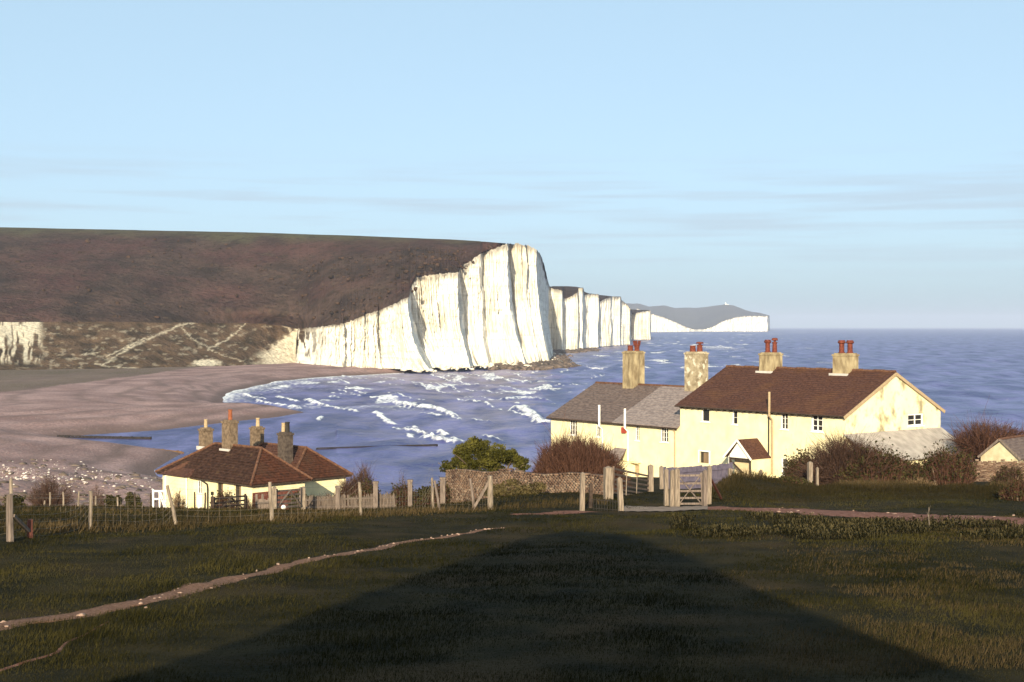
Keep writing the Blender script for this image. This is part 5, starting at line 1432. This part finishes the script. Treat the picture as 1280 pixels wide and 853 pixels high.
# board fence and picket fences: palings one by one where they show, the rest joined
bf_ = thing("board_fence", "short fence of pale upright boards before the cottage end wall", "fence", tuple(at(319, 68)))
o0, o1_ = at(319, 68), at(342, 66.5)
for k in range(9):
    u = k / 9; p0 = o0.lerp(o1_, u) - o0
    MB().box(p0.x, p0.x + .10, p0.y - .015, p0.y + .015, float(ground_z(o0.x + p0.x, o0.y + p0.y)) - o0.z - .1, float(ground_z(o0.x + p0.x, o0.y + p0.y)) - o0.z + (.85 if k in (0, 3, 8) else .62) + random.uniform(-.05, .05)).build("board", M["wood_grey"], bf_)
MB().bar((0, -.03, .45), tuple(o1_ - o0 + Vector((0, -.03, .45))), .04, .08).build("rail", M["wood_grey"], bf_)
def picket(label, pts, posts):
    t_ = thing("picket_fence", label, "fence", (0, 0, 0)); mb = MB()
    for a, b in zip(pts[:-1], pts[1:]):
        a = at(*a); b = at(*b); n_ = int((b - a).length / .105)
        for k in range(n_):
            p0 = a.lerp(b, k / n_); z0 = float(ground_z(p0.x, p0.y)); h_ = .78 + random.uniform(-.09, .06)
            if random.random() < .05: continue
            dx = random.uniform(-.02, .02)
            mb.add([(p0.x, p0.y - .012, z0 - .05), (p0.x + .055, p0.y - .012, z0 - .05), (p0.x + .055 + dx, p0.y - .012, z0 + h_ - .06), (p0.x + .027 + dx, p0.y - .012, z0 + h_), (p0.x + dx, p0.y - .012, z0 + h_ - .06), (p0.x, p0.y + .012, z0 - .05), (p0.x + .055, p0.y + .012, z0 - .05), (p0.x + .055 + dx, p0.y + .012, z0 + h_ - .06), (p0.x + .027 + dx, p0.y + .012, z0 + h_), (p0.x + dx, p0.y + .012, z0 + h_ - .06)],
                   [(0, 1, 2, 3, 4), (9, 8, 7, 6, 5), (0, 5, 6, 1), (1, 6, 7, 2), (2, 7, 8, 3), (3, 8, 9, 4), (4, 9, 5, 0)])
        for h_ in (.22, .58):
            MB().bar((a.x, a.y + .04, a.z + h_), (b.x, b.y + .04, b.z + h_), .03, .07).build("rail", M["wood_grey"], t_)
    mb.build("palings", M["wood_dim"], t_)["kind"] = "stuff"
    for px_, d_, ty, w_ in posts:
        g = at(px_, d_); tp = P(px_, ty, d_); MB().box(g.x - w_ / 2, g.x + w_ / 2, g.y - w_ / 2, g.y + w_ / 2, g.z - .1, tp.z - .08).box(g.x - w_ * .62, g.x + w_ * .62, g.y - w_ * .62, g.y + w_ * .62, tp.z - .08, tp.z).build("post", M["wood_grey"], t_)
picket("weathered picket fence running right from the grey field gate", [(380, 69), (422, 66), (494, 62)], [(422, 65.8, 608, .2), (469.5, 62.8, 602, .2), (512.5, 61, 600, .19), (553.5, 64, 597, .22)])
# thin posts of the garden at far left
tp_ = thing("post_fence", "row of thin pale fence posts along the left garden edge", "fence", (0, 0, 0))
tl = []
for px_, h_ in [(-20, .9), (22, .8), (55, .5), (62, .9), (79, .9), (97, .95), (119, .7), (147, .7), (169, .95), (188, .9), (243, .95), (256, .9)]:
    g = at(px_, 66 + (px_ % 7) * .15); tl.append((g, h_))
    post_mesh(g, g + Vector((random.uniform(-.05, .05), 0, h_)), .045, M["wood_pale"] if px_ < 160 else M["wood_dark"], tp_)
nw = MB()
for hh_ in (.3, .6, .8): nw.tube([g + Vector((0, 0, hh_)) for g, _ in tl], .005, 3, False)
nw.build("wire", M["wire"], tp_)
# white timber frame by the bay
g = at(190, 74)
wfm = thing("timber_frame", "white painted timber frame with slanting rails at left of the cottage bay", "frame", tuple(g))
MB().box(0, .09, -.045, .045, -.3, 1.15).build("post", M["white"], wfm); MB().box(.34, .42, -.045, .045, -.3, 1.1).build("post", M["white"], wfm)
MB().box(.09, .72, -.03, .03, 1.03, 1.12).build("rail", M["white"], wfm); MB().box(.09, .34, -.03, .03, .62, .70).build("rail", M["white"], wfm)
MB().bar((.45, -.05, 1.0), (.78, -.05, .1), .05, .08, (0, 1, 0)).build("slat", M["white"], wfm); MB().bar((.36, -.05, 1.0), (.66, -.05, .15), .05, .05, (0, 1, 0)).build("slat", M["white"], wfm)

# groynes
def groyne(name, label, a, b, h, m, np_, cat="groyne"):
    ax, ay = sea(*a); bx_, by_ = sea(*b)
    ln = math.hypot(bx_ - ax, by_ - ay)
    t_ = thing(name, label, cat, (ax, ay, 0), math.atan2(by_ - ay, bx_ - ax))
    for k in range(np_):
        x = ln * k / (np_ - 1); hh_ = h * (1.0 + .25 * math.sin(k * 2.3))
        MB().box(x - .16, x + .16, -.16, .16, -2, hh_ * .75).build("post", m, t_)
    for j in range(2):
        MB().bar((0, -.2, h * (.25 + .5 * j)), (ln, -.2, h * (.2 + .42 * j)), .12, h * .42).build("plank", m, t_)
    return t_
groyne("groyne", "dark timber groyne in the channel left of the cottage roofs", (72, 547.5), (188, 549.5), .6, M["groyne"], 26)
groyne("groyne", "long dark breakwater in the sea right of the cottage roofs", (396, 562.5), (546, 557.5), .42, M["groyne"], 9)
groyne("revetment", "rusty brown timber revetment edging the channel's near bank", (64, 550.5), (228, 567.5), .55, M["revet"], 30, "revetment")

# ------------------------------------------------------------------ bushes
def leaves(name, pts, size, m, parent, tint, flat=0.0, aspect=.6):
    n = len(pts); pts = np.asarray(pts)
    a = R.normal(size=(n, 3)); a /= np.linalg.norm(a, axis=1)[:, None]
    b = R.normal(size=(n, 3)); b -= (b * a).sum(1)[:, None] * a; b /= np.linalg.norm(b, axis=1)[:, None]
    s = size * (.6 + .8 * R.random(n))[:, None]
    v = np.stack([pts - a * s, pts + b * s * aspect, pts + a * s, pts - b * s * aspect], 1)
    return mesh_np(name, v.reshape(-1, 3), np.arange(n * 4).reshape(n, 4), m, parent, fattrs={"tint": tint})
def lobes(spec, n, shell=.55):
    """points through a union of lobes, denser towards their skins; spec: (x,y,z,rx,ry,rz)"""
    sp = np.array(spec, float); wgt = sp[:, 3] * sp[:, 4] * sp[:, 5]; wgt = wgt ** .75; wgt /= wgt.sum()
    i = R.choice(len(sp), n, p=wgt)
    u = R.normal(size=(n, 3)); u /= np.linalg.norm(u, axis=1)[:, None]
    r = (shell + (1 - shell) * R.random(n)) * (1 + .16 * (R.random(n) - .5))
    rr = np.where(R.random(n) < .12, 1.12, 1)
    return sp[i, :3] + u * (r * rr)[:, None] * sp[i, 3:6], i
def leafy_bush(name, label, spec, n, size, m, loc, cat="bush", twig=None, group=None):
    t_ = thing(name, label, cat, loc, 0, group)
    # break the big lobes into clumps
    sub = []
    for (x, y, z, rx, ry, rz) in spec:
        for k in range(14):
            u = R.normal(size=3); u /= np.linalg.norm(u)
            f = .62 + .3 * R.random(); s = .26 + .22 * R.random()
            sub.append((x + u[0] * rx * f, y + u[1] * ry * f, max(.1, z + u[2] * rz * f), rx * s, ry * s, rz * s))
        sub.append((x, y, z, rx * .7, ry * .7, rz * .7))
    pts, i = lobes(sub, n)
    cl = R.random(len(sub))[i]
    k = pts[:, 2] > 0.0
    tint = np.clip(cl * .7 + R.random(n) * .35, 0, 1)
    leaves("foliage", pts[k], size, m, t_, tint[k])
    st_ = MB()
    for (x, y, z, rx, ry, rz) in spec:
        for k in range(5):
            e = (x + R.normal() * rx * .4, y + R.normal() * ry * .4, z + rz * .5 * R.random())
            st_.tube([(x * .4 + R.normal() * .08, y * .4, -.9), (x * .75, y * .7, z * .5), e], [.05, .035, .015], 5)
    st_.build("stem", M["bark"], t_)
    return t_
def twig_bush(name, label, loc, stems, m, cat="bush", group=None, width=.012, leaf=None, leaf_n=0, leaf_size=.05, side=5):
    """stems: list of (foot, tip) in local metres; every stem carries side twigs"""
    t_ = thing(name, label, cat, loc, 0, group)
    vs = []; tn = []
    tips = []
    def ribbon(p, q_, w0, w1):
        d_ = q_ - p; L_ = np.linalg.norm(d_) + 1e-9
        s_ = np.cross(d_ / L_, R.normal(size=3)); s_ /= np.linalg.norm(s_) + 1e-9
        vs.append((p - s_ * w0 / 2, p + s_ * w0 / 2, q_ + s_ * w1 / 2, q_ - s_ * w1 / 2)); tn.append(R.random())
    mb = MB()
    for f_, t in stems:
        f_ = np.array(f_, float); t = np.array(t, float)
        mid = f_ * .5 + t * .5 + R.normal(size=3) * .10 * np.linalg.norm(t - f_) + np.array([0, 0, .06])
        P_ = [f_ * (1 - u) ** 2 + 2 * u * (1 - u) * mid + t * u * u for u in np.linspace(0, 1, 6)]
        for k in range(5):
            w_ = width * (2.4 - 1.7 * k / 5)
            ribbon(P_[k], P_[k + 1], w_, w_ * .8); ribbon(P_[k], P_[k + 1], w_, w_ * .8)
            if k >= 1:
                for j in range(side):
                    d_ = (P_[k + 1] - P_[k]); L_ = np.linalg.norm(d_)
                    o_ = P_[k] + d_ * R.random(); e = o_ + (d_ / L_ + R.normal(size=3) * .55) * L_ * (.5 + .7 * R.random())
                    e[2] = max(e[2], .05)
                    ribbon(o_, e, width * .8, width * .35); tips.append(e)
    v = np.array(vs)
    mesh_np("twigs", v.reshape(-1, 3), np.arange(len(v) * 4).reshape(-1, 4), m, t_, fattrs={"tint": np.array(tn)})
    if leaf:
        tips = np.array(tips); p_ = tips[R.integers(0, len(tips), leaf_n)] + R.normal(size=(leaf_n, 3)) * .05
        leaves("foliage", p_, leaf_size, leaf, t_, R.random(leaf_n))
    for k in range(4):
        f_, t = stems[R.integers(0, len(stems))]
        mb.tube([tuple(np.array(f_) - [0, 0, .1]), tuple((np.array(f_) + np.array(t)) / 2), tuple(np.array(f_) * .25 + np.array(t) * .75)], [.045, .03, .012], 5)
    mb.build("branch", M["bark"], t_)
    return t_
def dome_stems(n, w, dp, h, foot_w=.45, lean=(0, 0), z0=0.0, prof=None):
    out = []
    for k in range(n):
        a = R.random() * 2 * math.pi; r = math.sqrt(R.random()); u = R.random() ** .5
        x, y = r * math.cos(a), r * math.sin(a)
        hh_ = h * (prof(x) if prof else math.sqrt(max(.03, 1 - r * r))) * (.55 + .45 * u) * R.uniform(.86, 1.1)
        out.append(((x * w * foot_w + lean[0] * 0, y * dp * foot_w, z0), (x * w + lean[0] * hh_, y * dp + lean[1] * hh_, z0 + hh_)))
    return out

# green bush behind the brick wall
g = at(607, 73)
leafy_bush("bush", "bright green evergreen bush rising above the brick garden wall", [(-.55, 0, 1.75, 1.1, 1, .75), (.75, .1, 1.75, 1.05, 1, .62), (-1.55, 0, 1.2, .7, .8, .5), (-.35, 0, 2.3, .55, .7, .42), (1.5, .2, 1.65, .6, .7, .42), (1.95, .2, 1.35, .45, .6, .36), (-.1, 0, 1.1, 1.2, .8, .36)], 22000, .055, M["leaf_green"], (g.x - .1, g.y + 1.0, P(607, 590, 74).z - .95))
g = at(632, 72)
twig_bush("bush", "bare brown bush growing into the right half of the evergreen", tuple(g), dome_stems(90, 1.3, .6, 1.45), M["twig_brown"], width=.016)
# big dark brown bush before the lower terrace
g = at(725, 66)
twig_bush("bush", "wide rounded brown leafless bush in front of the slate terrace", tuple(g), dome_stems(820, 2.3, 1.2, 2.3, .72, prof=lambda x: max(.15, (1 - abs(x) ** 2.6) ** .5) * (1 - .12 * x)), M["twig_brown"], width=.021, side=7)
# bushes before the large house
g = at(1048, 77)
twig_bush("bush", "tangled purplish bare bush half hiding the large house's corner", tuple(g), [((-.6 + R.normal() * .5 + .9, R.normal() * .4, 0), (x_, R.normal() * .9, z_ * R.uniform(.72, 1.05))) for x_, z_ in [(lambda q_: (q_, 2.55 * (1 - ((q_ - .35) / 3.0) ** 2) - (.5 if q_ < -1.2 else 0)))(R.uniform(-2.7, 2.3)) for _ in range(620)]], M["twig_purple"], width=.020, side=6)
twig_bush("bush", "dense dark thorn bush at the left of the purplish one, against the house wall", tuple(at(1005, 79)), dome_stems(260, 1.2, .8, 1.9, .5), M["twig_brown"], width=.022, leaf=M["leaf_dark"], leaf_n=4200, leaf_size=.07)
g = at(1102, 76)
twig_bush("bush", "dark windswept bush sloping down in front of the grey lean-to roof", tuple(g), dome_stems(520, 2.4, .9, 1.78, .7, (.1, 0), prof=lambda x: max(.3, (1 - abs(x) ** 2.6)) * (1 - .30 * x)), M["twig_brown"], width=.02, leaf=M["leaf_dark"], leaf_n=6500, leaf_size=.075)
g = at(1187, 75)
twig_bush("bush", "dark rounded bush below the right end of the lean-to roof", tuple(g), dome_stems(380, 1.55, .8, 1.8, .7, prof=lambda x: max(.2, (1 - abs(x) ** 3.0) ** .6)), M["twig_brown"], width=.02, leaf=M["leaf_dark"], leaf_n=3400, leaf_size=.07)
twig_bush("bush", "small tawny scrub at the foot of the bank below the lean-to", tuple(at(1150, 68)), dome_stems(90, .9, .4, .55, .7), M["twig_tan"], width=.014)
twig_bush("bush", "dark low thorn filling the gap below the middle of the lean-to roof", tuple(at(1148, 75.5)), dome_stems(260, 1.1, .6, 1.35, .8), M["twig_brown"], width=.02, leaf=M["leaf_dark"], leaf_n=2600, leaf_size=.07)
# windswept tree behind the shed
g = at(1226, 96)
wt = []
for k in range(560):
    x_ = R.uniform(-1.7, 5.4); zt = 3.05 * (1 - ((x_ - .6) / 4.4) ** 2) if x_ < .6 else 3.05 * (1 - ((x_ - .6) / 5.8) ** 2)
    f0_ = (.15 + R.normal() * .12, R.normal() * .15, .2 + .3 * R.random())
    wt.append((f0_ if x_ < 1.5 else (.5 + (x_ - .5) * .5, R.normal() * .3, .9 + .3 * R.random()), (x_, R.normal() * .9, zt * R.uniform(.62, 1.04))))
tr = twig_bush("tree", "windswept bare thorn tree with a flat-topped crown behind the shed", tuple(g + Vector((0, 0, .7))), wt, M["twig_brown"], "tree", width=.026, side=8)
MB().tube([(0, 0, -.9), (.1, 0, .2), (.55, 0, .9), (1.4, .1, 1.4), (2.4, .1, 1.7)], [.16, .13, .10, .07, .04], 7).tube([(.1, 0, .2), (-.3, 0, .9), (-.9, 0, 1.5)], [.10, .07, .03], 6).build("trunk", M["bark"], tr)
twig_bush("bush", "reddish bramble clump in front of the low brick wall", tuple(at(1262, 80)), dome_stems(130, 1.0, .6, 1.05, .6), M["twig_purple"], width=.018, leaf=M["leaf_dark"], leaf_n=700, leaf_size=.06)
twig_bush("bush", "rust-brown bramble at the right edge of the picture beside the track", tuple(at(1276, 55)), dome_stems(150, .85, .5, .85, .6), M["twig_brown"], width=.014, leaf=M["leaf_dark"], leaf_n=500, leaf_size=.05)
twig_bush("bush", "low dark shrub on the bank just below the porch", tuple(at(985, 68.5)), dome_stems(90, 1.2, .4, .42, .8), M["twig_brown"], width=.016, leaf=M["leaf_dark"], leaf_n=900, leaf_size=.06)
# by the lower cottage
twig_bush("bush", "long low dark hedge behind the picket fence, below the open sea", tuple(at(500, 72)), dome_stems(520, 2.7, .5, 1.35, .85, prof=lambda x: .75 + .25 * math.sin(x * 9 + 1)), M["twig_brown"], width=.018, leaf=M["leaf_dark"], leaf_n=6500, leaf_size=.06)
g = at(448, 77)
twig_bush("bush", "dark purple-brown bush right of the rear cottage roof", tuple(g), dome_stems(300, 1.55, .9, 2.2, .6, prof=lambda x: max(.2, (1 - abs(x) ** 2.0)) * (1 + .15 * math.sin(x * 7))), M["twig_purple"], width=.02, side=6)
twig_bush("bush", "thin pale leafless shrub left of the round dark bush, against the sea", tuple(at(503, 76)), dome_stems(36, .75, .4, 2.2, .3), M["twig_purple"], width=.012, side=4)
leafy_bush("bush", "round dark clipped bush at the left end of the brick wall", [(0, 0, .75, .85, .7, .75), (-.5, 0, .55, .6, .6, .55)], 4200, .06, M["leaf_dark"], tuple(at(541, 74)))
leafy_bush("bush", "dark low bush in front of the rear cottage wall", [(0, 0, .55, .75, .6, .6), (.6, 0, .4, .6, .5, .4)], 3200, .06, M["leaf_dark"], tuple(at(374, 78)))
twig_bush("bush", "reddish bare hedge between rear cottage and picket fence", tuple(at(412, 76)), dome_stems(170, 1.4, .4, 1.05, .7), M["twig_purple"], width=.016)
twig_bush("bush", "little tan leafless shrub against the bay of the front cottage", tuple(at(223, 78)), dome_stems(60, .5, .3, 1.15, .4), M["twig_tan"], width=.018)
twig_bush("bush", "brown bush behind the dark garden gate", tuple(at(280, 73)), dome_stems(150, .75, .5, 1.15, .5), M["twig_brown"], width=.018, leaf=M["leaf_dark"], leaf_n=600, leaf_size=.05)
twig_bush("bush", "pinkish bare bush at right of the dark garden gate", tuple(at(314, 72)), dome_stems(70, .6, .4, .9, .5), M["twig_purple"], width=.014)
twig_bush("bush", "broad reddish leafless shrub at far left before the shingle", tuple(at(62, 73)), dome_stems(230, 1.35, .7, 1.85, .3), M["twig_purple"], width=.013, side=6)
twig_bush("bush", "sparse reddish twigs right of the broad shrub at far left", tuple(at(122, 74)), dome_stems(50, .55, .4, 1.6, .3), M["twig_purple"], width=.012, side=4)
leafy_bush("bush", "clipped dark hedge block, left one of two before the shingle", [(0, 0, .55, .48, .4, .38)], 2000, .05, M["leaf_dark"], tuple(at(139, 73)))
leafy_bush("bush", "clipped dark hedge block, right one of two, nearest the bay", [(0, 0, .55, .40, .35, .45)], 1800, .05, M["leaf_dark"], tuple(at(166, 73)))
leafy_bush("bush", "dark green weeds at the foot of the brick wall beside the pale braced post", [(0, 0, .35, .9, .3, .38), (1.0, 0, .35, .7, .3, .42), (-.6, 0, .25, .6, .3, .3)], 4200, .055, M["weed"], tuple(at(635, 62)))
leafy_bush("bush", "dark brown bush at far left behind the strainer post", [(0, 0, .4, .5, .4, .4)], 1300, .05, M["leaf_dark"], tuple(at(18, 64)))

# ------------------------------------------------------------------ sea air
hz = MB().box(-21000, 21000, -2500, 21000, -39, 175)
hm = bpy.data.materials.new("sea_haze"); hm.use_nodes = True
hn, hl_ = hm.node_tree.nodes, hm.node_tree.links
hn.remove(hn["Principled BSDF"])
pv = hn.new("ShaderNodeVolumePrincipled")
pv.inputs["Color"].default_value = (0.66, 0.74, 1.0, 1)
pv.inputs["Density"].default_value = 0.00008
pv.inputs["Anisotropy"].default_value = 0.0
hl_.new(pv.outputs[0], hn["Material Output"].inputs["Volume"])
hz.build("haze", hm)["kind"] = "stuff"
